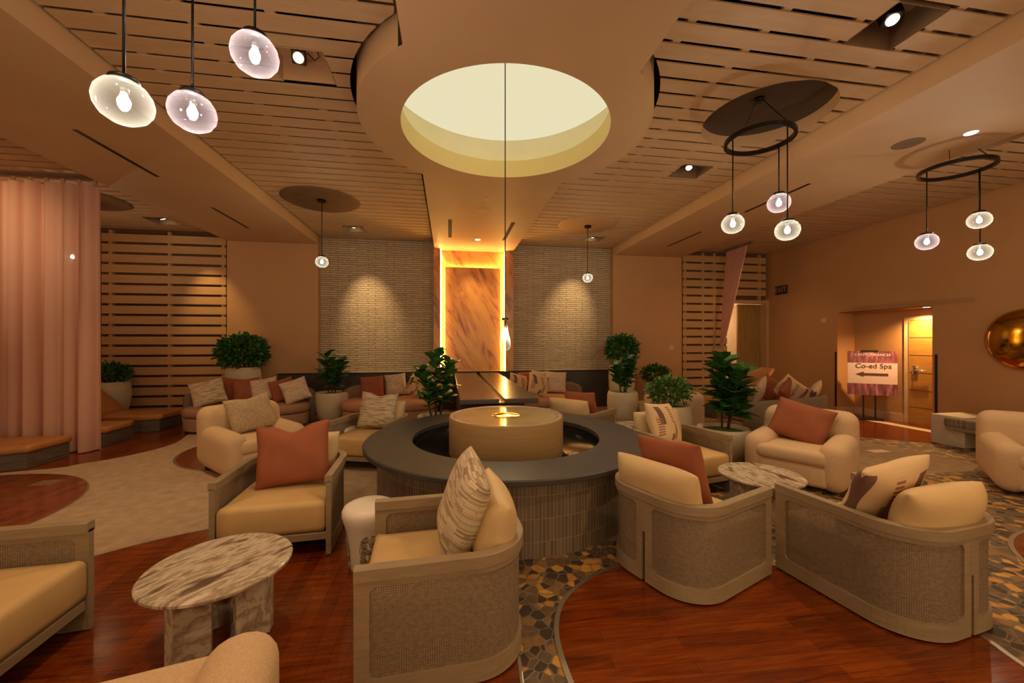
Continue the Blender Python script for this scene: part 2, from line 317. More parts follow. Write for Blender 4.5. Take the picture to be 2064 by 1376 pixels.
def lathe(name, prof, mat, parent=None, n=40, loc=(0,0,0), smooth=True, sx=1, sy=1):
    vs, fs, m = [], [], len(prof); uv = []
    for i in range(n):
        a = 2*PI*i/n
        for r, z in prof: vs.append((loc[0]+sx*r*math.cos(a), loc[1]+sy*r*math.sin(a), loc[2]+z))
    for i in range(n):
        j = (i+1) % n
        for k in range(m-1): fs.append((i*m+k, j*m+k, j*m+k+1, i*m+k+1))
    bm = bmesh.new(); bv = [bm.verts.new(v) for v in vs]
    for f in fs: bm.faces.new([bv[q] for q in f])
    bmesh.ops.remove_doubles(bm, verts=bm.verts, dist=1e-5)
    return fromb(name, bm, mat, parent, smooth)
def tube(name, pts, r, mat, parent=None, n=8):
    bm = bmesh.new(); addtube(bm, pts, r, n); return fromb(name, bm, mat, parent, True)
def addtube(bm, pts, r, n=8):
    pts = [Vector(p) for p in pts]; rings = []
    for i, p in enumerate(pts):
        t = (pts[min(i+1, len(pts)-1)]-pts[max(i-1, 0)]).normalized()
        q = t.to_track_quat('Z', 'Y'); rr = r[i] if isinstance(r, (list, tuple)) else r
        rings.append([bm.verts.new(p + q @ Vector((rr*math.cos(2*PI*k/n), rr*math.sin(2*PI*k/n), 0))) for k in range(n)])
    for a, b in zip(rings, rings[1:]):
        for k in range(n): bm.faces.new((a[k], a[(k+1) % n], b[(k+1) % n], b[k]))
    bm.faces.new(rings[0]); bm.faces.new(rings[-1])
def prism(name, poly, z0, z1, mat, parent=None, bev=0):
    bm = bmesh.new(); b = [bm.verts.new((x, y, z0)) for x, y in poly]; t = [bm.verts.new((x, y, z1)) for x, y in poly]; n = len(poly)
    bm.faces.new(t); bm.faces.new(b[::-1])
    for i in range(n): bm.faces.new((b[i], b[(i+1) % n], t[(i+1) % n], t[i]))
    if bev: bmesh.ops.bevel(bm, geom=[e for e in bm.edges if abs(e.verts[0].co.z-e.verts[1].co.z) < 1e-6], offset=bev, segments=2, affect='EDGES')
    return fromb(name, bm, mat, parent)
def circle(cx, cy, r, n=64, a0=0, a1=2*PI): return [(cx+r*math.cos(a0+(a1-a0)*i/n), cy+r*math.sin(a0+(a1-a0)*i/n)) for i in range(n)]
def spline(pts, n=8, closed=True):
    out = []; k = len(pts)
    for i in range(k if closed else k-1):
        p = [Vector(pts[(i+d) % k] if closed else pts[max(0, min(k-1, i+d))]).to_2d() for d in (-1, 0, 1, 2)]
        for j in range(n):
            t = j/n; q = .5*((2*p[1])+(p[2]-p[0])*t+(2*p[0]-5*p[1]+4*p[2]-p[3])*t*t+(-p[0]+3*p[1]-3*p[2]+p[3])*t**3); out.append((q.x, q.y))
    return out
def struct(o): o['kind'] = 'structure'; return o
def tag(o, label, cat, group=None, kind=None):
    o['label'] = label; o['category'] = cat
    if group: o['group'] = group
    if kind: o['kind'] = kind
    return o
def thing(name, label, cat, loc=(0,0,0), rz=0, group=None):
    o = bpy.data.objects.new(name, None); COL.objects.link(o); o.location = loc; o.rotation_euler = (0, 0, rz); o.empty_display_size = .1
    return tag(o, label, cat, group)
def dup(root, loc, rz, label, group=None):
    r = root.copy(); COL.objects.link(r); r.location = loc; r.rotation_euler = (0, 0, rz); r['label'] = label
    if group: r['group'] = group
    for ch in list(root.children):
        c = ch.copy(); COL.objects.link(c); c.parent = r
        for g in ch.children:
            d = g.copy(); COL.objects.link(d); d.parent = c
    return r

# ------------------------------------------------------------------ the room shell
YB = 9.45; XR = 8.55; XL = -7.4; ZC = 4.0; ZS = 3.8; FX, FY = .6, 4.15
struct(box('floor', (-7.6, -2.5, -.1), (9.6, 11.2, 0), M['pebble']))
FL = [0]
def inlay(name, poly, z, mat): return struct(prism(name, poly, -.02, z, mat))
inlay('floor_carpet', [(-7.4, -2.5), (.1, -2.5), (.1, 1.2), (.1, 3.2), (-.4, 5.2), (.3, 7), (.3, 9.4), (-7.4, 9.4)], .002, M['carpet'])
inlay('floor_carpet.001', [(4.0, 4.15), (4.87, 3.98), (6.39, 3.92), (6.82, 4.1), (6.82, 4.4), (6.74, 4.8), (6.62, 5.34), (6.5, 6.3), (4.2, 6.0)], .002, M['carpet2'])
inlay('floor_carpet.002', [(.3, 6.3), (7.6, 6.3), (7.6, 9.4), (.3, 9.4)], .0015, M['carpet2'])
inlay('floor_wood', circle(-1.45, 2.02, 1.80, 96), .004, M['wood_y'])
WR = spline([(.62, -2.2), (.62, -.5), (.60, .8), (.575, 1.5), (.565, 1.95), (.61, 2.19), (.72, 2.38), (.92, 2.54), (1.19, 2.66), (1.65, 2.7), (2.15, 2.58), (2.55, 2.3), (2.78, 2.0), (2.86, 1.75), (2.80, 1.5), (2.72, 1.0), (2.65, -.5), (2.6, -2.2)], 8)
inlay('floor_wood.001', WR, .004, M['wood_x'])
inlay('floor_wood.002', circle(-5.11, 4.16, 1.47, 80), .004, M['wood_y'])
inlay('floor_wood.003', spline([(-7.35, 9.2), (-5.2, 8.9), (-4.7, 8.2), (-4.42, 7.5), (-4.27, 6.9), (-4.45, 6.35), (-4.76, 6.02), (-5.17, 5.80), (-7.35, 5.7)], 6), .005, M['wood_y'])
inlay('floor_wood.004', circle(-2.67, 6.54, 1.14, 64), .004, M['wood_y'])
inlay('floor_wood.005', circle(4.93, 1.56, 1.05, 64), .004, M['wood_y'])
inlay('floor_wood.006', [(6.86, 5.6), (7.2, 5.35), (7.67, 5.0), (8.3, 4.9), (9.2, 5.2), (9.2, 7.55), (7.0, 7.6), (6.6, 6.4)], .003, M['wood_y'])
inlay('floor_threshold', [(8.40, 5.3), (8.62, 5.3), (8.62, 7.54), (8.40, 7.54)], .005, M['whitestone'])
def edge_strip(i, loop, z=.006, w=.014):
    loop = loop + [loop[0]]; bm = bmesh.new(); prev = None
    for k, p in enumerate(loop):
        a = Vector(loop[max(0, k-1)]); b = Vector(loop[min(len(loop)-1, k+1)]); t = (b-a).normalized(); nrm = Vector((-t.y, t.x))*w
        cur = [bm.verts.new((p[0]+s*nrm.x, p[1]+s*nrm.y, z)) for s in (-1, 1)]
        if prev: bm.faces.new((prev[0], prev[1], cur[1], cur[0]))
        prev = cur
    struct(fromb('trim_%d' % i, bm, M['steel']))
edge_strip(1, WR); edge_strip(2, circle(-1.45, 2.02, 1.80, 96), .006, .009); edge_strip(3, circle(-5.11, 4.16, 1.47, 80), .006, .007); edge_strip(4, circle(-2.67, 6.54, 1.14, 64)); edge_strip(5, circle(4.93, 1.56, 1.05, 64))

# walls
struct(box('wall_left', (XL-.15, -2.5, 0), (XL, 9.7, 4.95), M['wall']))
struct(box('wall_back', (-7.5, 9.72, 0), (7.35, 9.85, 4.95), M['wall']))
struct(box('wall_back_left', (-4.77, YB, 0), (-2.91, 9.72, 4.95), M['wall']))
struct(box('wall_back_right', (4.10, YB, 0), (5.99, 9.72, 4.95), M['wall']))
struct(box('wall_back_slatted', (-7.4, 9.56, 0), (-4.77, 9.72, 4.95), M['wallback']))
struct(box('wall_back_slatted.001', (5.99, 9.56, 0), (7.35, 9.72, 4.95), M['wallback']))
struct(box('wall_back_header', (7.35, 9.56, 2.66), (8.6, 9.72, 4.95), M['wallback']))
struct(box('wall_back_stone', (-2.91, 9.62, .88), (-.36, 9.72, 4.05), M['stone']))
struct(box('wall_back_stone.001', (1.56, 9.62, .88), (4.10, 9.72, 4.05), M['stone']))
def slatwall(name, x0, x1, battens, cut=None):
    bm = bmesh.new(); z = .04; k = 0
    while z < 3.9:
        z1 = min(z+.165, 3.92)
        xe = x1
        if cut and z < cut[1]: xe = cut[0]
        addbox(bm, (x0, YB, z), (xe, YB+.025, z1)); z += .2155
    for xb in battens:
        if cut and xb > cut[0]: addbox(bm, (xb-.03, YB+.025, cut[1]), (xb+.03, 9.56, 3.95))
        else: addbox(bm, (xb-.03, YB+.025, .02), (xb+.03, 9.56, 3.95))
    return struct(fromb(name, bm, M['wslat']))
slatwall('trim_6', -7.14, -4.79, (-7.0, -5.9, -4.86))
slatwall('trim_7', 6.02, 8.46, (6.10, 6.62, 6.95, 8.3), (7.30, 2.66))
# wainscot with black cap
struct(box('wainscot', (-3.69, 9.30, 0), (-.36, YB, .885), M['wainscot'])); struct(box('wainscot.001', (1.56, 9.30, 0), (4.42, YB, .885), M['wainscot']))
struct(box('wainscot.002', (-2.90, YB, 0), (4.09, 9.62, .885), M['wainscot']))
struct(box('trim_8', (-3.70, 9.285, .885), (4.43, YB+.02, .905), M['black']))
struct(box('trim_9', (-2.905, YB, .886), (4.095, 9.63, .906), M['whitestone']))
# amber niche between the stone panels
struct(box('wall_niche_back', (-.36, 9.60, .9), (1.56, 9.71, 4.05), M['onyx']))
for x0, x1 in ((-.36, -.2), (1.35, 1.54)): struct(box('wall_niche_pier', (x0, 9.42, .9), (x1, 9.60, 3.82), M['onyx']))
np_ = thing('onyx_panel', 'backlit amber onyx slab standing in the niche at the far end of the hall', 'panel', (.57, 9.5, .9))
box('slab', (-.66, -.025, 0), (.66, .012, 2.48), M['onyx'], np_)
for a, b in (((-.64, .05, 0), (-.62, .07, 2.46)), ((.62, .05, 0), (.64, .07, 2.46)), ((-.64, .05, 2.44), (.64, .07, 2.46))):
    box('led_strip', a, b, M['led'], np_)
for x in (-.19, 1.335): struct(box('led_line', (x-.008, 9.435, .92), (x+.008, 9.445, 3.78), M['led']))
# right wall with the doorway alcove
AY0, AY1, AZ, AX = 5.79, 7.54, 2.25, 9.0
struct(box('wall_right', (XR, -2.5, 0), (XR+.15, AY0, 4.95), M['wall2'])); struct(box('wall_right.001', (XR, AY1, 0), (XR+.15, 9.72, 4.95), M['wall2'])); struct(box('wall_right.002', (XR, AY0, AZ), (XR+.15, AY1, 4.95), M['wall2']))
struct(box('wall_alcove', (AX, 5.2, 0), (AX+.1, 7.64, 2.4), M['wall2'])); struct(box('wall_alcove.001', (XR+.15, AY1, 0), (AX, AY1+.1, 2.4), M['wall2'])); struct(box('wall_alcove.002', (XR+.15, 5.2, 0), (AX, 5.3, 2.4), M['wall2']))
struct(box('ceiling_alcove', (XR, 5.2, AZ), (AX+.1, 7.64, AZ+.1), M['wall2']))
struct(box('baseboard_alcove', (AX-.02, 6.55, 0), (AX, AY1, .15), M['trim'])); struct(box('baseboard_alcove.001', (XR, AY1-.02, 0), (AX, AY1, .15), M['trim'])); struct(box('baseboard_right', (XR-.02, 4.6, 0), (XR, AY0, .15), M['wall2'])); struct(box('baseboard_right.001', (XR-.02, AY1, 0), (XR, YB, .15), M['wall2']))
dr = struct(box('door_1', (AX-.045, 5.55, .005), (AX-.005, 6.45, 2.02), M['door']))
bm = bmesh.new()
for z in (.33, .66, 1.0, 1.34, 1.68): addbox(bm, (AX-.047, 5.56, z), (AX-.044, 6.44, z+.008))
fromb('door_groove', bm, M['dark'], dr)
bm = bmesh.new(); addbox(bm, (AX-.07, 6.28, .98), (AX-.045, 6.38, 1.14), .01); addtube(bm, [(AX-.05, 6.33, 1.05), (AX-.10, 6.33, 1.05), (AX-.105, 6.27, 1.05), (AX-.10, 6.12, 1.045)], .012); fromb('door_handle', bm, M['chrome'], dr, True)
bm = bmesh.new(); addbox(bm, (AX-.03, 6.45, 0), (AX, 6.54, 2.1)); addbox(bm, (AX-.03, 5.5, 2.03), (AX, 6.45, 2.1)); struct(fromb('trim_10', bm, M['trim']))
# opening at the right end of the back wall: pale passage and a plywood door leaf
struct(box('wall_passage', (6.6, 10.9, 0), (9.6, 11.0, 4.1), M['palewall'])); struct(box('wall_passage.001', (9.0, 9.72, 0), (9.1, 10.9, 4.1), M['palewall'])); struct(box('wall_passage.002', (7.25, 9.85, 0), (7.35, 10.9, 4.1), M['palewall'])); struct(box('ceiling_passage', (7.2, 9.72, 2.7), (9.1, 11, 2.8), M['palewall']))
struct(box('door_2', (7.74, 9.60, .02), (8.44, 9.65, 2.62), M['olive']))
bm = bmesh.new(); addbox(bm, (8.46, 9.44, 0), (8.55, 9.72, 2.74)); addbox(bm, (7.3, 9.44, 2.64), (8.46, 9.72, 2.72)); struct(fromb('trim_11', bm, M['wslat']))
# ceiling: dark plenum, beams, centre soffit with ring, boards
struct(box('ceiling', (-7.5, -2.5, 4.95), (8.7, 9.8, 5.0), M['plenum']))
struct(box('ceiling_beam', (-4.755, -2.5, ZS), (-2.915, YB, 4.95), M['soffit'])); struct(box('ceiling_beam.001', (4.115, -2.5, ZS), (5.955, YB, 4.95), M['soffit']))
SR, DR, HW = 1.08, 1.48, .94
bm = bmesh.new(); n = 96
ri = [bm.verts.new((FX+SR*math.cos(2*PI*i/n), FY+SR*math.sin(2*PI*i/n), ZS)) for i in range(n)]; ro = [bm.verts.new((FX+DR*math.cos(2*PI*i/n), FY+DR*math.sin(2*PI*i/n), ZS)) for i in range(n)]
rt = [bm.verts.new((v.co.x, v.co.y, 4.95)) for v in ro]
for i in range(n):
    j = (i+1) % n; bm.faces.new((ri[i], ri[j], ro[j], ro[i]))
    if abs((ro[i].co.x+ro[j].co.x)/2-FX) > HW: bm.faces.new((ro[i], ro[j], rt[j], rt[i]))
for ya, yb in ((-2.5, None), (None, 9.6)):
    prev = None
    for i in range(33):
        x = FX-HW+2*HW*i/32; e = math.sqrt(DR*DR-(x-FX)**2); y0, y1 = (ya, FY-e) if ya is not None else (FY+e, yb)
        cur = [bm.verts.new((x, y0, ZS)), bm.verts.new((x, y1, ZS))]
        if prev: bm.faces.new((prev[0], cur[0], cur[1], prev[1]))
        if i in (0, 32): bm.faces.new((cur[0], cur[1], bm.verts.new((x, y1, 4.95)), bm.verts.new((x, y0, 4.95))))
        prev = cur
struct(fromb('ceiling_soffit', bm, M['soffit']))
# the luminous oval over the fountain
def ringwall(name, r, z0, z1, mat, r2=None):
    bm = bmesh.new(); a = []; b = []
    for i in range(96):
        t = 2*PI*i/96; a.append(bm.verts.new((FX+r*math.cos(t), FY+r*math.sin(t), z0))); b.append(bm.verts.new((FX+(r2 or r)*math.cos(t), FY+(r2 or r)*math.sin(t), z1)))
    for i in range(96): bm.faces.new((a[i], a[(i+1) % 96], b[(i+1) % 96], b[i]))
    return struct(fromb(name, bm, mat, None, True))
ringwall('ceiling_dome_lip', SR, ZS, 4.02, M['ledge']); ringwall('ceiling_dome_ledge', SR, 4.02, 4.02, M['ledge'], SR+.22); ringwall('ceiling_dome_wall', SR+.22, 4.02, 4.42, M['dome'])
struct(lathe('ceiling_dome_glow', [(SR+.218, 4.40), (1.2, 4.47), (1.0, 4.57), (.7, 4.67), (.35, 4.73), (0, 4.75)], M['domelit'], None, 96, (FX, FY, 0)))  # uniform emission stands in for the cove light on the dome
# ceiling boards in four fields
RECT = [(3.36, 2.52, .22, .20), (3.36, 5.10, .22, .18), (3.33, 8.80, .21, .17), (-1.27, 3.68, .23, .21), (-1.98, 8.83, .20, .20), (-5.62, 8.85, .22, .22), (6.05, 5.30, .16, .16)]
CIRC = [(FX, FY, DR+.055), (3.35, 3.75, .62), (6.05, 3.80, .60)]
def boards(name, x0, x1):
    bm = bmesh.new(); y = -2.4
    while y < 9.6:
        sub = 3; h = .168
        for k in range(sub):
            ya, yb = y+h*k/sub, min(9.6, y+h*(k+1)/sub); segs = [((x0, x0), (x1, x1))]
            cuts = []
            for cx, cy, r in CIRC:
                w = [math.sqrt(max(0, r*r-(yy-cy)**2)) for yy in (ya, yb)]
                if max(w) > 0: cuts.append(((cx-w[0], cx-w[1]), (cx+w[0], cx+w[1])))
            for cx, cy, hx, hy in RECT:
                if ya < cy+hy and yb > cy-hy: cuts.append(((cx-hx,)*2, (cx+hx,)*2))
            if x0 < FX < x1: cuts.append(((FX-HW-.05,)*2, (FX+HW+.05,)*2))
            for (c0, c1) in cuts:
                ns = []
                for (a, b) in segs:
                    if max(c1) <= min(a) or min(c0) >= max(b): ns.append((a, b)); continue
                    l = (a, tuple(min(p, q) for p, q in zip(b, c0))); r = (tuple(max(p, q) for p, q in zip(a, c1)), b)
                    for s in (l, r):
                        if s[1][0]-s[0][0] > .004 or s[1][1]-s[0][1] > .004: ns.append((s[0], tuple(max(p, q) for p, q in zip(s[0], s[1]))))
                segs = ns
            for (a, b) in segs:
                q = [(a[0], ya), (b[0], ya), (b[1], yb), (a[1], yb)]
                lo = [bm.verts.new((px, py, ZC)) for px, py in q]; hi = [bm.verts.new((px, py, ZC+.012)) for px, py in q]
                bm.faces.new(lo)
                bm.faces.new((lo[1], lo[2], hi[2], hi[1])); bm.faces.new((lo[3], lo[0], hi[0], hi[3]))
                if k == 0: bm.faces.new((lo[0], lo[1], hi[1], hi[0]))
                if k == sub-1: bm.faces.new((lo[2], lo[3], hi[3], hi[2]))
        y += .205
    struct(fromb(name, bm, M['slat']))
    bm = bmesh.new(); x = x0+.35                        # furring strips over the gaps
    while x < x1-.1:
        ok = lambda yy: all((x-cx)**2+(yy-cy)**2 > (r+.05)**2 for cx, cy, r in CIRC) and all(abs(x-cx) > hx+.04 or abs(yy-cy) > hy+.1 for cx, cy, hx, hy in RECT) and not (abs(x-FX) < HW+.1)
        yy = -2.4
        while yy < 9.5:
            if ok(yy) and ok(yy+.3): addbox(bm, (x-.035, yy, ZC+.012), (x+.035, yy+.3, ZC+.04))
            yy += .3
        x += .62
    struct(fromb(name+'_battens', bm, M['slat']))
boards('ceiling_boards', -2.885, 4.085); boards('ceiling_boards.001', -7.38, -4.785); boards('ceiling_boards.002', 5.985, 8.53)
# round recesses over the two ring chandeliers
for cx, cy, r in CIRC[1:]:
    bm = bmesh.new(); a = [bm.verts.new((x, y, ZC)) for x, y in circle(cx, cy, r, 48)]; b = [bm.verts.new((x, y, ZC+.13)) for x, y in circle(cx, cy, r, 48)]
    for i in range(48): bm.faces.new((a[i], a[(i+1) % 48], b[(i+1) % 48], b[i]))
    struct(fromb('ceiling_recess_rim', bm, M['soffit'])); bm = bmesh.new(); bm.faces.new([bm.verts.new((x, y, ZC+.128)) for x, y in circle(cx, cy, r+.01, 48)]); struct(fromb('ceiling_recess', bm, M['recess_dark']))  # roof in a darker variant, recess shade put into its colour

# ------------------------------------------------------------------ fittings in the ceiling
def spot(x, y, hx, hy, label, lit=M['lens'], aim=(0, 0), inner='recess'):
    t = thing('recessed_spotlight', label, 'spotlight', (x, y, ZC), 0, None)
    bm = bmesh.new()
    for s in (-1, 1): addbox(bm, (s*hx-.004, -hy, 0), (s*hx+.004, hy, .2)); addbox(bm, (-hx, s*hy-.004, 0), (hx, s*hy+.004, .2))
    addbox(bm, (-hx, -hy, .2), (hx, hy, .21)); fromb('recess_box', bm, M[inner], t)
    bm = bmesh.new(); q = Vector((aim[0], aim[1], -1)).normalized().to_track_quat('-Z', 'Y').to_matrix().to_4x4(); q.translation = Vector((-.02, 0, .08))
    addbox(bm, (-.055, -.055, -.03), (.055, .055, .09), .006, 1, q); fromb('lamp_housing', bm, M['black'], t)
    bm = bmesh.new(); bmesh.ops.create_cone(bm, cap_ends=True, segments=24, radius1=.04, radius2=.04, depth=.006, matrix=q @ Matrix.Translation((0, 0, -.034))); fromb('lens', bm, lit, t)
    tube('cable', [(.04, .03, .14), (.09, .06, .10), (.13, .05, .13), (.12, .02, .19)], .005, M['black'], t)
spot(3.36, 2.52, .22, .20, 'large recessed spotlight in the boards nearest the top right corner', aim=(-.2, -.4))
spot(3.36, 5.10, .22, .18, 'recessed spotlight in the boards left of the dark round recess', aim=(-.2, -.4))
spot(3.33, 8.80, .21, .17, 'recessed spotlight close to the stone wall, right of the amber niche', aim=(0, .6))
spot(-1.27, 3.68, .23, .21, 'glowing recessed spotlight beside the left edge of the round soffit', emis('spot_lens_warm', (1, .6, .25), 40), aim=(.2, -.9), inner='soffit')  # box in the paler ceiling colour, standing for its lit interior
spot(-1.98, 8.83, .20, .20, 'recessed spotlight close to the stone wall, left of the amber niche', aim=(0, .6))
spot(-5.62, 8.85, .22, .22, 'recessed spotlight above the slatted wall on the left', aim=(.2, .5))
spot(6.05, 5.30, .16, .16, 'small recess in the boards beside the right ceiling beam', M['dark'])
def slot(x, y0, y1, label, w=.05, m=None):
    t = tag(box('slot_diffuser', (x-w/2, y0, ZS-.003), (x+w/2, y1, ZS+.006), m or M['black']), label, 'vent', 'linear slot diffusers')
slot(-3.83, 4.75, 5.93, 'black slot vent in the left beam above the curtain'); slot(-3.83, 7.15, 8.34, 'black slot vent in the left beam near the back wall')
slot(4.95, 4.76, 5.97, 'black slot vent in the right beam behind the globe chandelier'); slot(4.97, 7.18, 8.39, 'black slot vent in the right beam near the back wall')
slot(.02, 7.17, 8.40, 'dark slot vent on the left of the centre soffit', .07, M['dark']); slot(1.17, 7.16, 8.45, 'dark slot vent on the right of the centre soffit', .07, M['dark'])
def disc(name, x, y, z, r, mat, label, cat, th=.006):
    return tag(lathe(name, [(0, -th), (r*.9, -th), (r, 0), (r, .004), (0, .004)], mat, None, 36, (x, y, z)), label, cat)
disc('ceiling_speaker', .57, 6.57, ZS, .115, M['soffit'], 'round paint-coloured speaker in the centre soffit beyond the bright oval', 'speaker')
disc('sprinkler_plate', .58, 6.06, ZS, .045, M['trim'], 'small round sprinkler plate between the bright oval and the soffit speaker', 'sprinkler')
disc('sprinkler_plate', .61, 8.50, ZS, .06, M['lens_dim'], 'small lit round fitting in the soffit just before the amber niche', 'downlight')
disc('ceiling_speaker', 5.03, 3.63, ZS, .14, M['recess'], 'round taupe speaker grille in the right beam', 'speaker')
disc('downlight', 5.43, 3.34, ZS, .055, M['lens_dim'], 'small round lit downlight in the right beam', 'downlight')
disc('ceiling_medallion', -2.13, 7.10, ZC, .62, M['recess'], 'round brown ceiling disc on the left, holding a globe pendant', 'ceiling disc', .03)
disc('ceiling_medallion', 2.80, 7.72, ZC, .60, M['soffit'], 'round tan ceiling disc on the right, holding a globe pendant', 'ceiling disc', .03)
disc('ceiling_medallion', -6.05, 7.65, ZC, .62, M['recess'], 'round brown ceiling disc half hidden by the curtain', 'ceiling disc', .03)
disc('downlight', 8.80, 6.05, AZ, .05, M['lens_dim'], 'small downlight in the ceiling of the doorway alcove', 'downlight')

# ------------------------------------------------------------------ glass lamps
def globe_parts(parent, p, top, m, tilt=(0, 0), r=.104, h=.095):
    """a blown-glass globe hanging at p (relative to parent) from a rod that ends at height top"""
    g = lathe('glass_globe', [(.001, h), (r*.42, h*.92), (r*.72, h*.70), (r*.93, h*.36), (r, 0), (r*.95, -h*.34), (r*.76, -h*.68), (r*.45, -h*.91), (.001, -h)], m, parent, 40, p)
    lathe('cap', [(0, h*1.08), (.050, h*1.07), (.054, h*1.0), (.054, h*.84), (0, h*.84)], M['black'], g, 28, p)
    tube('rod', [(p[0], p[1], p[2]+h), (p[0], p[1], top)], .006, M['black'], g)
    lathe('socket', [(0, h*.82), (.018, h*.82), (.018, h*.36), (0, h*.36)], M['chrome'], g, 16, p)
    lathe('bulb', [(0, h*.36), (.011, h*.32), (.023, h*.02), (.02, -h*.22), (0, -h*.36)], M['bulb'], g, 16, p)
def chandelier(cx, cy, zr, rr, globes, label):
    t = thing('ring_chandelier', label, 'chandelier', (cx, cy, zr))
    bm = bmesh.new(); pts = [(rr*math.cos(2*PI*i/48), rr*math.sin(2*PI*i/48), 0) for i in range(48)]
    prev = []
    for i in range(48):
        a = 2*PI*i/48; prev.append([bm.verts.new(((rr+dx)*math.cos(a), (rr+dx)*math.sin(a), dz)) for dx, dz in ((-.014, -.02), (.014, -.02), (.014, .02), (-.014, .02))])
    for i in range(48):
        j = (i+1) % 48
        for k in range(4): bm.faces.new((prev[i][k], prev[j][k], prev[j][(k+1) % 4], prev[i][(k+1) % 4]))
    fromb('ring', bm, M['black'], t)
    tube('suspension_cable', [(rr*.7, -rr*.7, .01), (.12, .12, ZC+.125-zr)], .005, M['black'], t); tube('suspension_cable', [(-rr*.9, -rr*.4, .01), (.1, .14, ZC+.125-zr)], .003, M['black'], t)
    lathe('canopy', [(0, ZC+.095-zr), (.05, ZC+.095-zr), (.05, ZC+.127-zr), (0, ZC+.127-zr)], M['black'], t, 24, (.12, .14, 0))
    for (gx, gy, gz, m) in globes: globe_parts(t, (gx-cx, gy-cy, gz-zr), -.02, M[m])
chandelier(-1.18, 2.13, 3.60, .29, [(-1.39, 1.952, 2.64, 'g_clear'), (-1.29, 2.241, 2.77, 'g_lilac'), (-.934, 2.096, 3.0, 'g_lilac')], 'cluster of three tilted glass globes hanging at the top left')
chandelier(3.06, 3.50, 3.62, .30, [(2.777, 3.514, 2.77, 'g_clear'), (3.11, 3.22, 2.64, 'g_clear'), (3.282, 3.50, 3.0, 'g_lilac')], 'black ring chandelier with three glass globes below the dark round recess')
chandelier(5.80, 3.70, 3.60, .31, [(5.508, 3.783, 2.77, 'g_lilac'), (6.08, 3.66, 2.64, 'g_clear'), (6.02, 3.63, 3.0, 'g_clear')], 'black ring chandelier with three glass globes near the right wall')
def pendant(x, y, z, label, m):
    t = thing('globe_pendant', label, 'pendant lamp', (x, y, ZC-.03)); lathe('canopy', [(0, -.035), (.07, -.035), (.07, 0), (0, 0)], M['black'], t, 24)
    globe_parts(t, (0, 0, z-ZC+.03), -.03, M[m])
pendant(-2.10, 7.02, 2.94, 'single glass globe pendant in front of the left stone wall', 'g_clear')
pendant(2.80, 7.72, 2.91, 'single glass globe pendant in front of the right stone wall', 'g_clear')
pendant(-6.20, 7.65, 3.02, 'glass globe pendant glowing through the sheer curtain', 'g_clear')
t = thing('drop_pendant', 'teardrop glass pendant hanging over the round fountain on a long cord', 'pendant lamp', (FX-.01, FY, 4.75))
lathe('glass_drop', [(.022, -2.910), (.024, -2.970), (.034, -3.050), (.052, -3.120), (.061, -3.175), (.056, -3.210), (.035, -3.235), (.001, -3.245)], M['g_drop'], t, 32)
lathe('cap', [(0, -2.890), (.036, -2.895), (.036, -2.918), (0, -2.918)], M['bronze'], t, 24); tube('cord', [(0, 0, -.01), (0, 0, -2.895)], .006, M['bronze'], t)
lathe('socket', [(0, -2.910), (.012, -2.910), (.012, -3.010), (0, -3.010)], M['bronze'], t, 14); lathe('bulb', [(0, -3.010), (.012, -3.020), (.02, -3.080), (.016, -3.120), (0, -3.135)], M['bulb'], t, 14)

# ------------------------------------------------------------------ fountain
ft = thing('round_fountain', 'round tiled fountain with dark ledge in the middle of the hall', 'fountain', (FX, FY, 0))
n = 128; vs = []; fs = []; uv = []
for i in range(n+1):
    a = 2*PI*i/n
    for z in (0, .575): vs.append((1.30*math.cos(a), 1.30*math.sin(a), z)); uv.append((1.30*a, z+.05))
for i in range(n): fs.append((2*i, 2*i+2, 2*i+3, 2*i+1))
mk('tiled_base', vs, fs, M['tiles'], ft, True, uv)
lathe('ledge', [(.97, .44), (.97, .62), (.975, .625), (1.42, .625), (1.43, .615), (1.43, .585), (1.42, .578), (1.28, .578)], M['slate'], ft, 128, smooth=False)
lathe('basin', [(.97, .58), (.965, .44), (.0, .44)], M['basin'], ft, 96)
lathe('drum', [(.595, .44), (.6, .45), (.6, .815), (.595, .83), (.57, .83), (.555, .822)], M['drum'], ft, 96)
lathe('water_surface', [(.0, .820), (.15, .820), (.535, .822)], M['water'], ft, 96); lathe('water_rim', [(.533, .8225), (.545, .826), (.557, .8235)], M['rimlight'], ft, 96)
lathe('centre_outlet', [(0, .8215), (.14, .8215), (.147, .825), (.15, .8205)], M['gold'], ft, 48)  # dark outlet coloured gold to carry its reflection
random.seed(3)
bm0 = bmesh.new(); bmesh.ops.create_icosphere(bm0, subdivisions=2, radius=1)
for v in bm0.verts: v.co *= 1+.08*math.sin(3*v.co.x+2*v.co.y)
me = bpy.data.meshes.new('river_pebble'); bm0.to_mesh(me); bm0.free(); me.materials.append(M['pebstone'])
for p in me.polygons: p.use_smooth = True
for i in range(64):
    a = random.choice((random.uniform(R(205), R(243)), random.uniform(R(297), R(335)))); r = random.uniform(.65, .86); s = random.uniform(.022, .036)
    o = bpy.data.objects.new('river_pebble', me); COL.objects.link(o); o.scale = (s*1.3, s, s*.75); o.rotation_euler = (0, 0, random.uniform(0, 6)); o.location = (FX+r*math.cos(a), FY+r*math.sin(a), .44+s*.72)
    tag(o, 'rounded tan pebble lying in the dark fountain basin', 'pebble', 'pebbles in the fountain basin')
wt = thing('water_table', 'dark polished stone table with a water channel running from the amber niche to the fountain', 'water feature', (.66, 9.27, 0))
for x0, x1 in ((-.53, -.035), (.035, .47)):
    box('slab', (x0, -4.35, .82), (x1, 0, .885), M['slab'], wt, .006, 1); box('plinth', (x0+.03, -3.55, 0), (x1-.03, -.02, .82), M['wainscot'], wt)
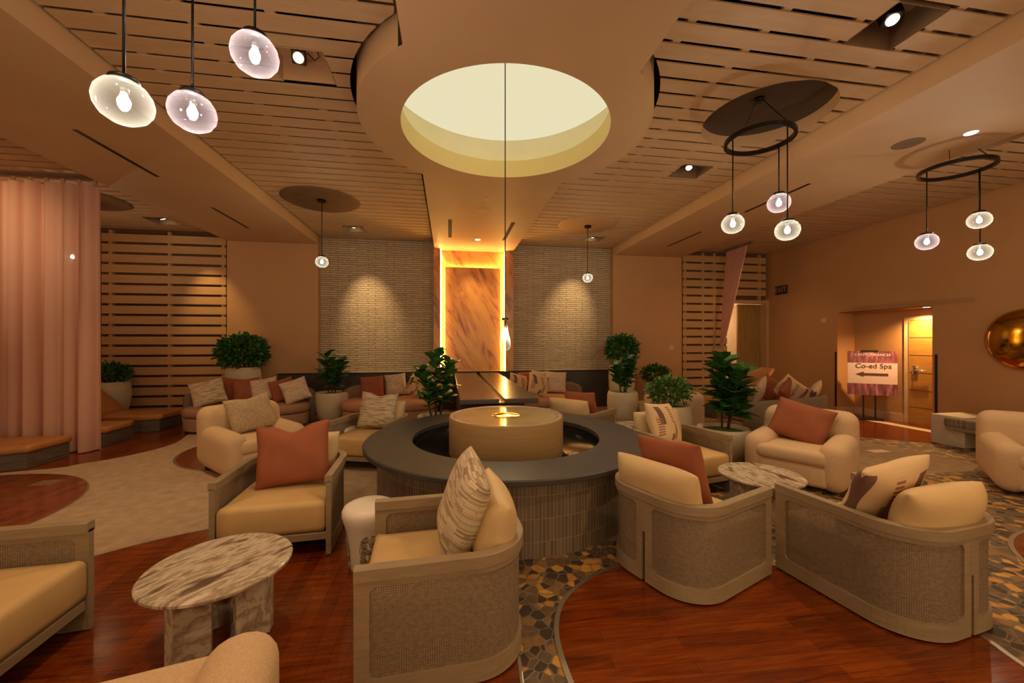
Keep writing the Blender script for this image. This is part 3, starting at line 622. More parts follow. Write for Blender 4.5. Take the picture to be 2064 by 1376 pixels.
box('channel', (-.035, -4.3, .815), (.035, 0, .83), M['chrome'], wt)

# ------------------------------------------------------------------ cushions
def cushion_mesh(name, w, h, t, n=16, ear=.06, chop=0, seed=0, fold=.008):
    rnd = random.Random(seed); ph = [rnd.uniform(0, 6) for _ in range(4)]
    vs, uv, idx, fs = [], [], {}, []
    for side in (1, -1):
        for i in range(n+1):
            for j in range(n+1):
                u, v = -1+2*i/n, -1+2*j/n; edge = i in (0, n) or j in (0, n)
                if edge and side == -1: idx[(side, i, j)] = idx[(1, i, j)]; continue
                x = w/2*u*(1-ear*(1-v*v)); z = h/2*v*(1-ear*(1-u*u)); th = t/2*((1-u**4)*(1-v**4))**.55*(1-.25*(u*u+v*v)/2)
                if chop and v > -.2: z -= chop*((v+.2)/1.2)**2*math.exp(-(u/.35)**2)
                y = -side*th
                if not edge: y += fold*math.sin(4*u+ph[0]+2*v)*math.sin(3*v+ph[1]); x += fold*.5*math.sin(5*v+ph[2])
                idx[(side, i, j)] = len(vs); vs.append((x, y, z+h/2)); uv.append((u, v))
        for i in range(n):
            for j in range(n):
                q = [idx[(side, i, j)], idx[(side, i+1, j)], idx[(side, i+1, j+1)], idx[(side, i, j+1)]]; fs.append(tuple(q if side == 1 else q[::-1]))
    me = bpy.data.meshes.new(name); me.from_pydata(vs, [], fs); ul = me.uv_layers.new(name='UVMap')
    for lp in me.loops: ul.data[lp.index].uv = uv[lp.vertex_index]
    for p in me.polygons: p.use_smooth = True
    return me
CID = [0]
def cushion(name, label, mat, loc, face, tilt=12, roll=0, w=.5, h=.5, t=.17, chop=0, group=None, ear=.06):
    """loc: middle of the bottom edge; face: heading its front looks to (degrees from +X); tilt: lean back; roll: turned in its own plane"""
    CID[0] += 1
    me = cushion_mesh(name, w, h, t, 18, ear, chop, CID[0]); me.materials.append(M[mat])
    o = bpy.data.objects.new(name, me); COL.objects.link(o)
    rc = Matrix.Translation((0, 0, h/2)) @ Matrix.Rotation(R(roll), 4, 'Y') @ Matrix.Translation((0, 0, -h/2))
    o.matrix_world = Matrix.Translation(loc) @ Matrix.Rotation(R(face+90), 4, 'Z') @ Matrix.Rotation(R(-tilt), 4, 'X') @ rc
    sub = o.modifiers.new('soft', 'SUBSURF'); sub.levels = 1; sub.render_levels = 1
    return tag(o, label, 'pillow' if name.endswith('pillow') else 'cushion', group)

def soft_outline(name, outline, z0, z1, r, mat, parent, crown=.02):
    n = len(outline); cx = sum(p[0] for p in outline)/n; cy = sum(p[1] for p in outline)/n
    def off(d):
        o = []
        for i in range(n):
            a, b = Vector(outline[i-1]), Vector(outline[(i+1) % n]); t = (b-a).normalized(); o.append((outline[i][0]-t.y*d, outline[i][1]+t.x*d))
        return o
    loops = [(off(r*1.0), z0)]
    for k in range(5): a = R(-90+90*k/4); loops.append((off(r*(1-math.cos(a))), z0+r+r*math.sin(a)))
    for k in range(5): a = R(90*k/4); loops.append((off(r*(1-math.cos(a))), z1-r+r*math.sin(a)))
    base = loops[-1][0]
    for s, dz in ((.85, crown*.4), (.6, crown*.8), (.3, crown)): loops.append(([(cx+(x-cx)*s, cy+(y-cy)*s) for x, y in base], z1+dz))
    bm = bmesh.new(); L_ = [[bm.verts.new((x, y, z)) for x, y in l] for l, z in loops]
    for a, b in zip(L_, L_[1:]):
        for i in range(n): bm.faces.new((a[i], a[(i+1) % n], b[(i+1) % n], b[i]))
    bm.faces.new(L_[0][::-1]); bm.faces.new(L_[-1])
    return fromb(name, bm, mat, parent, True)

# ------------------------------------------------------------------ cane tub chairs
CW, CD, CR, CT = .80, .815, .27, .036
L1 = CD-CR; LA = CR*PI/2; HALF = L1+LA+CW/2-CR
def upos(s, off, sg):
    if s <= L1: p = (-s, CW/2-off)
    elif s <= L1+LA: a = (s-L1)/CR; p = (-L1-(CR-off)*math.sin(a), CW/2-CR+(CR-off)*math.cos(a))
    else: p = (-CD+off, CW/2-CR-(s-L1-LA))
    return (p[0], p[1]*sg)
def make_chair(label):
    t = thing('cane_armchair', label, 'armchair')
    z0, z1 = .012, .56; gap = .012; s1 = HALF-gap; a, b, c, d, q = .065, HALF-.062, .10, .515, .035
    inner, outer = [], []
    def run(p0, p1, o0, o1, k):
        for i in range(k): f = i/k; inner.append((p0[0]+(p1[0]-p0[0])*f, p0[1]+(p1[1]-p0[1])*f)); outer.append((o0[0]+(o1[0]-o0[0])*f, o0[1]+(o1[1]-o0[1])*f))
    def corner(cx, cz, a0, opts):
        for i in range(4): f = i/4; an = R(a0+90*f); inner.append((cx+q*math.cos(an), cz+q*math.sin(an))); g = f*2; k = int(g); g -= k; outer.append((opts[k][0]+(opts[k+1][0]-opts[k][0])*g, opts[k][1]+(opts[k+1][1]-opts[k][1])*g))
    run((a+q, c), (b-q, c), (a+q, z0), (b-q, z0), 26); corner(b-q, c+q, -90, [(b-q, z0), (s1, z0), (s1, c+q)])
    run((b, c+q), (b, d-q), (s1, c+q), (s1, d-q), 3); corner(b-q, d-q, 0, [(s1, d-q), (s1, z1), (b-q, z1)])
    run((b-q, d), (a+q, d), (b-q, z1), (a+q, z1), 26); corner(a+q, d-q, 90, [(a+q, z1), (0, z1), (0, d-q)])
    run((a, d-q), (a, c+q), (0, d-q), (0, c+q), 3); corner(a+q, c+q, 180, [(0, c+q), (0, z0), (a+q, z0)])
    k = len(inner)
    for sg in (1, -1):
        bm = bmesh.new()
        def ringv(lst, off): return [bm.verts.new((*upos(max(0, s), off, sg), z)) for s, z in lst]
        io, oo, ii, oi = ringv(inner, .004), ringv(outer, 0), ringv(inner, CT-.004), ringv(outer, CT)
        for i in range(k):
            j = (i+1) % k
            for A, B in ((oo, io), (io, ii), (ii, oi), (oi, oo)): bm.faces.new((A[i], A[j], B[j], B[i]))
        fromb('side_frame', bm, M['oak'], t)
        vs, uv, fs = [], [], []; ns, nz = 40, 2
        for i in range(ns+1):
            for j in range(nz+1):
                s = a-.012+(b-a+.024)*i/ns; z = c-.012+(d-c+.024)*j/nz; vs.append((*upos(s, CT*.45, sg), z)); uv.append((s, z))
        for i in range(ns):
            for j in range(nz): fs.append((i*(nz+1)+j, (i+1)*(nz+1)+j, (i+1)*(nz+1)+j+1, i*(nz+1)+j+1))
        mk('cane_panel', vs, fs, M['cane'], t, True, uv)
    box('back_stile', (-CD-.001, -gap-.001, .34), (-CD+CT, gap+.001, .56), M['oak'], t)
    box('slot_shade', (-CD+.018, -gap-.012, .012), (-CD+CT+.003, gap+.012, .34), M['dark'], t)  # dark strip behind the gap, painting the shade inside the slot
    bm = bmesh.new(); prev = None; path = [(HALF*i/34, 1) for i in range(35)]+[(HALF*(34-i)/34, -1) for i in range(1, 35)]
    for s, sg in path:
        cur = [bm.verts.new((*upos(s, o, sg), z)) for o, z in ((-.007, .545), (-.007, .597), (-.003, .601), (CT+.006, .601), (CT+.010, .597), (CT+.010, .545))]
        if prev:
            for i in range(6): bm.faces.new((prev[i], prev[(i+1) % 6], cur[(i+1) % 6], cur[i]))
        else: bm.faces.new(cur)
        prev = cur
    bm.faces.new(prev[::-1]); fromb('top_rail', bm, M['oak'], t)
    box('front_rail', (-.055, -CW/2+CT, .12), (-.012, CW/2-CT, .175), M['oak'], t, .004, 1); 
    o = .046; out = [(-.003, CW/2-o)]
    for i in range(1, 9): out.append((-(L1)*i/8, CW/2-o))
    for i in range(1, 9): an = R(90*i/8); out.append((-L1-(CR-o)*math.sin(an), CW/2-CR+(CR-o)*math.cos(an)))
    for i in range(1, 8): out.append((-CD+o, CW/2-CR-(CW-2*CR)*i/8))
    out = out+[(x, -y) for x, y in out[:17]][::-1]; k0 = len(out)
    for i in range(1, 8): out.append((-.003, -(CW/2-o)+(CW-2*o)*i/8))
    prism('seat_deck', [(-.41+(x+.41)*.9, y*.97) for x, y in out], .13, .174, M['dark'], t)
    soft_outline('seat_cushion', out, .176, .41, .045, M['seat'], t)
    return t
CH = {'A': (-.435, 2.205, 183.4), 'B': (-1.27, 3.10, -86.5), 'C': (2.03, 2.755, 22), 'D': (2.675, 2.515, 98), 'E': (-1.945, 2.155, 3), 'F': (-1.13, 5.10, 251), 'G': (2.60, 3.70, -77), 'H': (2.23, 5.92, 40)}
CLAB = {'A': 'cane-sided tub armchair in the centre foreground, turned side-on to the camera', 'B': 'cane armchair facing the camera behind the left marble table', 'C': 'cane armchair seen from behind, right of the fountain, holding a rust pillow',
 'D': 'cane armchair seen from behind at the far right, holding a patterned pillow', 'E': 'cane armchair with an empty seat cut off by the left edge', 'F': 'cane armchair behind the fountain on the left, holding a striated pillow', 'G': 'cane armchair close to the right of the fountain, in front of the planters', 'H': 'cane armchair mostly hidden behind the fountain, right of the water table'}
ch0 = None; GRP = 'cane tub armchairs'
for k, (x, y, th) in CH.items():
    if ch0 is None: ch0 = make_chair(CLAB[k]); ch0['group'] = GRP; ch0.location = (x, y, .004); ch0.rotation_euler = (0, 0, R(th))
    else: dup(ch0, (x, y, .004), R(th), CLAB[k], GRP)
def inchair(k, back, side, z): x, y, th = CH[k]; c, s = math.cos(R(th)), math.sin(R(th)); return (x-back*c-side*s, y-back*s+side*c, z)
SZ = .44
def cc(k, label, tilt=14): cushion('back_cushion', label, 'cream', inchair(k, .62, 0, SZ-.03), CH[k][2], tilt, 0, .68, .39, .23, 0, 'cream back cushions', .03)
cc('A', 'cream back cushion in the centre foreground chair'); cc('B', 'cream back cushion behind the rust pillow in the chair facing the camera'); cc('C', 'cream back cushion in the chair right of the fountain, seen from behind')
cc('D', 'cream back cushion in the chair at the far right, seen from behind'); cc('F', 'cream back cushion in the chair behind the fountain on the left'); cc('G', 'cream back cushion in the chair in front of the planters'); cc('H', 'cream back cushion just above the back of the fountain ledge')
cushion('throw_pillow', 'striated cream and grey pillow standing in the centre foreground chair', 'dash', inchair('A', .42, .0, SZ-.01), 190, 20, 10, .54, .53, .20)
cushion('throw_pillow', 'rust pillow in the chair facing the camera', 'rust', inchair('B', .33, .03, SZ-.01), -84, 16, -4, .58, .52, .2, .07)
cushion('throw_pillow', 'rust pillow in the chair seen from behind, right of the fountain', 'rust', inchair('C', .40, .03, SZ), 24, 16, 3, .54, .5, .18)
cushion('throw_pillow', 'cream pillow with rust and brown patches in the chair at the far right', 'geo', inchair('D', .36, .1, SZ), 98, 24, 8, .56, .5, .18)
cushion('throw_pillow', 'striated cream and grey pillow in the chair behind the fountain on the left', 'dash', inchair('F', .40, .05, SZ), 262, 14, 4, .52, .5, .18, .04)
cushion('throw_pillow', 'cream pillow with rust patches in the chair in front of the planters', 'geo', inchair('G', .40, -.06, SZ), -60, 22, 6, .52, .5, .18)
cushion('throw_pillow', 'rust pillow just behind the fountain ledge, right of the water table', 'rust', inchair('H', .42, -.08, SZ), 40, 14, 2, .54, .46, .16)

# ------------------------------------------------------------------ boucle armchairs
def softbox(name, a, b, r, mat, parent, fn=None, seg=5):
    bm = bmesh.new(); addbox(bm, a, b, r, seg)
    bmesh.ops.triangulate(bm, faces=[f for f in bm.faces if len(f.verts) > 4]); bmesh.ops.subdivide_edges(bm, edges=[e for e in bm.edges if e.calc_length() > .16], cuts=3, use_grid_fill=True)
    if fn:
        for v in bm.verts: v.co = Vector(fn(v.co))
    return fromb(name, bm, mat, parent, True)
def make_boucle(label):
    t = thing('boucle_armchair', label, 'armchair')
    softbox('backrest', (-.93, -.475, .05), (-.60, .475, .78), .13, M['boucle'], t, lambda v: (v.x-.10*max(0, v.z-.35)+.04*(1-(v.y/.475)**2)*-1, v.y*(1-.05*max(0, v.z-.4)), v.z))
    for s in (1, -1): softbox('arm', (-.80, .235*s if s > 0 else -.48, .05), (-.025, .48 if s > 0 else -.235, .56), .115, M['boucle'], t, lambda v: (v.x+.03*math.sin(v.z*4.5), v.y, v.z-.05*(v.x+.80)))
    softbox('seat_base', (-.66, -.345, .05), (.0, .33, .28), .05, M['boucle'], t); softbox('seat_cushion', (-.66, -.35, .27), (.02, .335, .43), .065, M['boucle'], t)
    for x in (-.82, -.12):
        for s in (-.36, .36): lathe('foot', [(0, 0), (.03, 0), (.035, .07), (0, .07)], M['stem'], t, 14, (x, s, 0))
    return t
BC = {'I': (-2.16, 5.25, -42), 'J': (3.70, 3.80, 212), 'K': (6.02, 2.94, 222), 'L': (3.85, 6.75, 75), 'M': (-1.12, 1.595, 103)}
BLAB = {'I': 'cream boucle armchair on the left, holding a beige nubby pillow', 'J': 'cream boucle armchair on the right, holding a rust pillow', 'K': 'cream boucle armchair cut off by the right edge', 'L': 'cream boucle armchair partly hidden behind the planters', 'M': 'cream boucle armchair cut off at the bottom left corner, its arms showing'}
b0 = None
for k, (x, y, th) in BC.items():
    if b0 is None: b0 = make_boucle(BLAB[k]); b0['group'] = 'boucle armchairs'; b0.location = (x, y, .005); b0.rotation_euler = (0, 0, R(th))
    else: dup(b0, (x, y, .005), R(th), BLAB[k], 'boucle armchairs')
def inb(k, back, side, z): x, y, th = BC[k]; c, s = math.cos(R(th)), math.sin(R(th)); return (x-back*c-side*s, y-back*s+side*c, z)
cushion('throw_pillow', 'beige nubby pillow leaning in the left boucle armchair', 'beige', inb('I', .48, .02, .44), -50, 26, -8, .56, .50, .2, .03)
cushion('throw_pillow', 'large rust pillow leaning in the right boucle armchair', 'rust', inb('J', .44, -.02, .42), 216, 26, 14, .62, .50, .2)

# ------------------------------------------------------------------ marble tables, stools, bench
def make_table(label, r=.34, h=.42, legs=((200, 1), (320, 1), (80, 1))):
    t = thing('marble_side_table', label, 'side table')
    lathe('tabletop', [(0, h-.03), (r-.012, h-.03), (r, h-.02), (r, h-.008), (r-.008, h), (0, h)], M['marble'], t, 72, smooth=False)
    for a, s in legs:
        ca, sa = math.cos(R(a)), math.sin(R(a)); pr_ = [(.11, -.085), (.25, -.03), (.25, .03), (.11, .085), (.085, .06), (.085, -.06)]
        prism('leg', [(x*ca-y*sa, x*sa+y*ca) for x, y in pr_], 0, h-.03, M['marble'], t, .004)
    return t
tb = make_table('round brown-veined marble table in the left foreground', .345, .40, ((245, 1), (5, 1), (125, 1))); tb.location = (-1.225, 2.36, .004); tb['group'] = 'marble side tables'
dup(tb, (2.80, 3.19, .004), R(40), 'round brown-veined marble table in front of the right boucle armchair', 'marble side tables')
dup(tb, (2.62, 5.30, .004), R(80), 'round marble table glimpsed behind the fountain ledge on the right', 'marble side tables')
def make_stool(label):
    t = thing('drum_stool', label, 'stool')
    lathe('body', [(0, 0), (.13, 0), (.135, .02), (.14, .10), (.148, .20), (.156, .28), (.172, .33), (.183, .37), (.184, .40), (.172, .425), (.15, .437), (.10, .442), (0, .444)], M['white'], t, 48)
    for k in range(4):
        vs, fs, uv = [], [], []; n1, n2 = 12, 14; a0 = R(90*k+22)
        for i in range(n1+1):
            u = -1+2*i/n1; top = .19+.085*math.sqrt(max(0, 1-u*u))
            for j in range(n2+1):
                z = .012+(top-.012)*j/n2; rr = (.1325+.022*z/.28)*1.016+.006*math.sin(8*u+30*z)*math.sin(40*z); a = a0+u*R(27); vs.append((rr*math.cos(a), rr*math.sin(a), z)); uv.append((u, z))
        for i in range(n1):
            for j in range(n2): fs.append((i*(n2+1)+j, (i+1)*(n2+1)+j, (i+1)*(n2+1)+j+1, i*(n2+1)+j+1))
        mk('carved_panel', vs, fs, M['carve'], t, True, uv)
    return t
s0 = make_stool('white drum stool with carved arches beside the centre foreground chair'); s0.location = (-.565, 2.96, .004); s0['group'] = 'white drum stools'; s0.rotation_euler = (0, 0, R(-10))
dup(s0, (2.82, 8.40, .004), 0, 'small white drum stool in front of the charcoal wainscot', 'white drum stools')
dup(s0, (-1.45, 5.72, .004), 0, 'white drum stool between the left boucle armchair and the chair behind the fountain', 'white drum stools')
bn = thing('woven_bench', 'pale stone bench with a woven rush seat against the right wall', 'bench', (7.72, 4.95, .003), R(0))
box('stone_block', (-.12, -.20, 0), (.52, .22, .46), M['whitestone'], bn, .008, 1)
box('stone_block', (-.1, -1.45, 0), (.52, -1.05, .46), M['whitestone'], bn, .008, 1)
box('woven_seat', (-.18, -1.6, .30), (.30, .02, .44), M['rope'], bn, .03, 3); box('seat_rail', (-.17, -1.55, .26), (.28, 0, .31), M['oak'], bn)

# ------------------------------------------------------------------ daybeds at the back
def make_daybed(label, ax, ay, up, back, h=.68):
    t = thing('curved_daybed', label, 'daybed')
    def sup(a, k=1.0, e=2.6): c, s = math.cos(a), math.sin(a); return (ax*k*math.copysign(abs(c)**(2/e), c), ay*k*math.copysign(abs(s)**(2/e), s))
    out = [sup(2*PI*i/56) for i in range(56)]
    soft_outline('seat_base', [(x*.97, y*.97) for x, y in out], .03, .26, .03, M[up], t, 0); soft_outline('seat_cushion', out, .262, .43, .07, M[up], t, .02)
    bm = bmesh.new(); prev = None
    for i in range(41):
        a = R(100+160*i/40); hh = h-.10*(abs(i-20)/20)**3
        cur = [bm.verts.new((*sup(a, kk), z)) for kk, z in ((1.08, .02), (1.09, hh-.04), (1.06, hh), (1.0, hh), (.97, hh-.04), (.975, .02))]
        if prev:
            for q in range(6): bm.faces.new((prev[q], prev[(q+1) % 6], cur[(q+1) % 6], cur[q]))
        else: bm.faces.new(cur)
        prev = cur
    bm.faces.new(prev[::-1]); fromb('backrest', bm, M[back], t, True); return t
def put(o, x, y, rz): o.location = (x, y, .006); o.rotation_euler = (0, 0, R(rz)); return o
put(make_daybed('mauve curved daybed piled with pillows beside the left slatted wall', .50, 1.02, 'mauve', 'greyup', .72), -3.68, 8.05, -82)
put(make_daybed('peach curved daybed behind the fountain, left of the water table', .62, .95, 'peach', 'greyup', .7), -1.15, 8.32, -90)
put(make_daybed('peach curved daybed with a pile of pillows, right of the water table', .60, .85, 'peach', 'greyup', .7), 2.05, 8.35, -90)
put(make_daybed('taupe curved daybed piled with pillows near the right wall', .66, .95, 'mauve', 'greyup', .68), 5.68, 6.30, 108)
def tp(label, mat, x, y, face, tilt=14, roll=0, w=.48, h=.46, z=.46, chop=0): cushion('throw_pillow', label, mat, (x, y, z), face, tilt, roll, w, h, .16, chop)
tp('striated pillow at the left end of the mauve daybed', 'dash', -4.28, 7.85, -70, 18, -14, .54, .48); tp('rust pillow half hidden behind the striated pillow on the mauve daybed', 'rust', -4.12, 8.28, -85, 10, 8)
tp('second rust pillow from the left on the mauve daybed', 'rust', -3.80, 8.18, -80, 14, -8); tp('blush slub pillow in the middle of the mauve daybed', 'blush', -3.50, 8.20, -80, 12, -10)
tp('rust pillow right of the blush one on the mauve daybed', 'rust', -3.14, 8.12, -75, 16, -16, .44); tp('plain blush pillow at the right end of the mauve daybed', 'blush', -2.86, 8.00, -70, 18, -18)
tp('rust pillow on the peach daybed left of the water table', 'rust', -1.55, 8.38, -85, 14, -4); tp('cream slub pillow on the peach daybed left of the water table', 'blush', -1.12, 8.62, -90, 12, -6, .46, .48)
tp('patterned pillow on the peach daybed behind the fig plant', 'geo', -.72, 8.40, -120, 20, 18); tp('blush pillow at the right end of the peach daybed behind the fig plant', 'blush', -.38, 8.2, -130, 20, 10)
tp('patterned pillow beside the edge of the water table', 'geo', 1.52, 8.45, -70, 16, 16); tp('rust pillow at the back of the pile right of the water table', 'rust', 1.78, 8.78, -90, 10, -4, .46, .48)
tp('cream pillow at the top of the pile right of the water table', 'blush', 2.06, 8.74, -88, 10, 4, .44, .50); tp('blush pillow at the right end of the pile right of the water table', 'blush', 2.36, 8.52, -95, 14, 4, .5, .50)
tp('patterned pillow in front of the pile right of the water table', 'geo', 1.90, 8.05, -70, 24, 20, .5, .5)
tp('striated pillow slumped at the left end of the taupe daybed', 'dash', 5.42, 6.80, 210, 20, 30, .5, .46); tp('cream slub pillow behind the striated one on the taupe daybed', 'blush', 5.80, 6.72, 130, 16, 24)
tp('rust pillow at the back of the pile on the taupe daybed', 'rust', 6.22, 6.85, 230, 10, 38, .46, .46, .44); tp('rust pillow in front of the pile on the taupe daybed', 'rust', 6.05, 6.42, 125, 16, 34, .46, .44)
tp('patterned pillow at the top of the pile on the taupe daybed', 'geo', 6.42, 6.60, 225, 12, 40, .48, .48, .44); tp('patterned pillow at the right end of the pile on the taupe daybed', 'geo', 6.38, 6.20, 130, 24, 24, .48, .44)

# ------------------------------------------------------------------ loungers
def make_lounger(label):
    t = thing('leather_lounger', label, 'lounger')
    o = [(0, -.26), (0, .30), (-2.05, .35), (-2.05, -.35), (-.22, -.35)]
    prism('base', o[::-1], 0, .20, M['lounge_base'], t, .008)
    bm = bmesh.new(); addbox(bm, (-.001, -.18, .05), (.004, .22, .15)); fromb('base_panel', bm, M['lounge_base'], t)
    box('base_panel', (-.9, -.354, .05), (-.35, -.349, .15), M['lounge_base'], t)
    c = [(x*1.0+.02, y*1.02) for x, y in o]; c[2] = (-1.15, .36); c[3] = (-1.15, -.36)
    den = []
    for i in range(5):
        a, b = c[i], c[(i+1) % 5]
        for k in range(6): den.append((a[0]+(b[0]-a[0])*k/6, a[1]+(b[1]-a[1])*k/6))
    soft_outline('seat_pad', den, .202, .30, .035, M['leather'], t, .015)
    softbox('back_pad', (-1.05, -.36, 0), (0, .36, .10), .035, M['leather'], t, lambda v: (-1.08+v.x*math.cos(R(42))-v.z*math.sin(R(42))*-1, v.y, .245-v.x*math.sin(R(42))+v.z*math.cos(R(42))), 3)
    return t
l0 = make_lounger('tan leather lounger in front of the curtain, cut off by the left edge'); l0['group'] = 'leather loungers'; l0.location = (-5.22, 6.10, .006); l0.rotation_euler = (0, 0, 0)
dup(l0, (-5.18, 7.17, .006), R(2), 'tan leather lounger just behind the curtain hem on the left', 'leather loungers'); dup(l0, (-5.10, 8.22, .006), R(-3), 'tan leather lounger with raised back beside the slatted wall', 'leather loungers')
dup(l0, (5.42, 7.74, .006), R(195), 'tan leather lounger with raised back in front of the passage opening', 'leather loungers')

# ------------------------------------------------------------------ curtains
def curtain(name, label, fn, nu, nv):
    vs = [fn(i/nu, j/nv) for i in range(nu+1) for j in range(nv+1)]; fs = [(i*(nv+1)+j, (i+1)*(nv+1)+j, (i+1)*(nv+1)+j+1, i*(nv+1)+j+1) for i in range(nu) for j in range(nv)]
    t = thing(name, label, 'curtain'); mk('fabric', vs, fs, M['curtain'], t, True); return t
def cf(u, v):
    x = -5.03-2.35*u; ph = u*2*PI*10.5; w = .075+.035*math.sin(u*23)
    return (x+.012*math.sin(ph*2+1), 6.62+w*math.sin(ph)*(1-.25*v), .02+3.86*v)
c1 = curtain('sheer_curtain', 'floor-length blush sheer curtain hanging at the left edge', cf, 190, 10)
bm = bmesh.new()
for i in range(12): addbox(bm, (-5.1-.2*i, 6.6, 3.875), (-5.06-.2*i, 6.64, 3.95), .006, 1)
fromb('curtain_hook', bm, M['trim'], c1); box('curtain_track', (-7.38, 6.59, 3.945), (-4.98, 6.65, 3.985), M['recess'], c1)
def cf2(u, v):
    g = max(0, min(1, v)); yw = .05+.32*g**.8; ph = u*2*PI*9
    return (6.86+.2*g+.03*math.sin(ph)*(.4+.6*g), 9.08-(u-.5)*2*yw-.28*g, 1.5+2.42*g-.05*(1-g)*math.cos(ph))
c2 = curtain('tied_curtain', 'blush sheer curtain gathered to one side on the right', cf2, 110, 16); box('curtain_track', (7.03, 8.30, 3.93), (7.09, 9.25, 3.97), M['recess'], c2)
bm = bmesh.new(); addtube(bm, [(6.84, 9.0, 1.5), (6.9, 9.06, 1.47), (6.95, 9.2, 1.46), (6.98, 9.4, 1.46)], .012); fromb('tieback', bm, M['trim'], c2, True)

# ------------------------------------------------------------------ plants
def leaf_verts(L_, w, curl, segs=4):
    rows = []
    for i in range(segs+1):
        f = i/segs; hw = w*math.sin(PI*min(1, f*.9+.06))**.75*(.55+.65*f); y = L_*f; z = -curl*L_*f*f
        rows.append([(-hw, y, z+hw*.28), (0, y, z), (hw, y, z+hw*.28)])
    return rows
def add_leaf(bm, M4, L_, w, curl, segs=4):
    prev = None
    for row in leaf_verts(L_, w, curl, segs):
        cur = [bm.verts.new(M4 @ Vector(p)) for p in row]
        if prev:
            for k in range(2): bm.faces.new((prev[k], prev[k+1], cur[k+1], cur[k]))
        prev = cur
def orient(p, d, roll):
    d = d.normalized(); q = d.to_track_quat('Y', 'Z').to_matrix().to_4x4(); return Matrix.Translation(p) @ q @ Matrix.Rotation(roll, 4, 'Y')
def pot(t, r, h, top=.92, moss=True, tall=False):
    if tall: prof = [(0, 0), (r*.70, 0), (r*.74, .02), (r*.98, h*.55), (r, h*.75), (r*.93, h-.015), (r*.90, h), (r*.80, h), (r*.78, h-.05), (0, h-.05)]
    else: prof = [(0, 0), (r*.62, 0), (r*.68, .02), (r*.9, h*.35), (r, h*.68), (r*.98, h*.92), (r*top, h), (r*(top-.11), h), (r*(top-.12), h-.05), (0, h-.05)]
    lathe('pot', prof, M['pot'], t, 48)
    lathe('moss', [(0, h-.015), (r*.4, h-.022), (r*.78, h-.045)], M['moss'], t, 28)
def fig(label, x, y, r, h, height, seed, n=34, size=.2, sp=.3):
    n = int(n*2.9); size *= 1.0
    rnd = random.Random(seed); t = thing('fiddle_leaf_fig', label, 'potted plant', (x, y, .006)); pot(t, r, h)
    bm = bmesh.new(); lb = bmesh.new(); stems = []
    for k in range(3):
        a = rnd.uniform(0, 6.28)+k*2.1; b = (.06*math.cos(a), .06*math.sin(a)); H = h+(height-h)*(1 if k == 0 else rnd.uniform(.7, .95))*.88; pts = []
        for i in range(7): f = i/6; pts.append((b[0]*(1+2.2*f*(0.35 if k == 0 else 1)), b[1]*(1+2.2*f*(.35 if k == 0 else 1)), h-.05+(H-h)*f))
        addtube(bm, pts, [.014*(1-.6*i/6) for i in range(7)], 7); stems.append(pts)
    fromb('stem', bm, M['stem'], t, True)
    for i in range(n):
        s = stems[i % 3]; f = .24+.78*((i//3)+rnd.random()*.5)/(n/3); f = min(1, f); k = min(5, int(f*6)); p = Vector(s[k]).lerp(Vector(s[k+1]), min(1, f*6-k))
        a = i*2.4+rnd.uniform(-.4, .4); up = .15+1.2*f+rnd.uniform(-.25, .35); d = Vector((math.cos(a), math.sin(a), up)); sz = size*rnd.uniform(.75, 1.2)*(1.05-.25*f)
        add_leaf(lb, orient(p+d.normalized()*.02, d, rnd.uniform(-.5, .5)), sz*1.2, sz*.47, rnd.uniform(.1, .6), 6)
    fromb('foliage', lb, M['leaf'], t, True, False); return t
def bush(label, x, y, r, h, cz, rx, rz, seed, n=700, lsz=.07, mat='leaf', tall=False, stem=False):
    rnd = random.Random(seed); t = thing('potted_bush', label, 'potted plant', (x, y, .006)); pot(t, r, h, tall=tall)
    bm = bmesh.new()
    for k in range(7):
        a = k*.9; addtube(bm, [(.03*math.cos(a), .03*math.sin(a), h-.05), (.10*math.cos(a), .10*math.sin(a), h+.3*(cz-h)), (rx*.6*math.cos(a), rx*.6*math.sin(a), cz+.1*rz)], [.012, .009, .004], 6)
    fromb('stem', bm, M['stem'], t, True); lb = bmesh.new()
    for i in range(n):
        u = rnd.uniform(-.75, 1); a = rnd.uniform(0, 2*PI); q = math.sqrt(1-u*u); rr = rnd.uniform(.08, 1.0)**.4*rnd.uniform(.92, 1.05)
        d = Vector((q*math.cos(a), q*math.sin(a), u)); p = Vector((d.x*rx*rr, d.y*rx*rr, cz+d.z*rz*rr)); dd = d+Vector((rnd.uniform(-.8, .8), rnd.uniform(-.8, .8), rnd.uniform(-.3, .9)))
        add_leaf(lb, orient(p, dd, rnd.uniform(-1, 1)), lsz*rnd.uniform(.8, 1.35), lsz*.33, rnd.uniform(-.1, .4), 3)
    fromb('foliage', lb, M[mat], t, False, False); return t
bush('full green bush in a tall pale pot beside the left slatted wall', -4.20, 8.92, .33, 1.08, 1.36, .44, .36, 11, 1300, .10, 'leaf', True)
fig('fiddle-leaf fig in a pale pot in front of the left stone wall', -2.36, 8.50, .32, .58, 1.46, 12, 30, .19)
fig('fiddle-leaf fig rising behind the fountain beside the water table', -.19, 5.85, .28, .53, 1.56, 13, 38, .19)
fig('fiddle-leaf fig in a pale pot in front of the round topiary', 3.05, 6.62, .27, .72, 1.42, 14, 34, .17)
bush('round topiary bush behind the fig in front of the right stone wall', 3.92, 8.55, .30, 1.06, 1.42, .36, .33, 15, 1100, .085, 'leaf', True)
bush('small bush in a tall pale pot right of the round topiary', 4.68, 8.40, .30, .68, .86, .31, .20, 16, 520, .075, 'leaf', True)
bush('bright green low bush in a wide pale pot left of the large fig', 3.22, 5.40, .33, .67, .87, .31, .19, 17, 800, .065, 'leaf2', True)
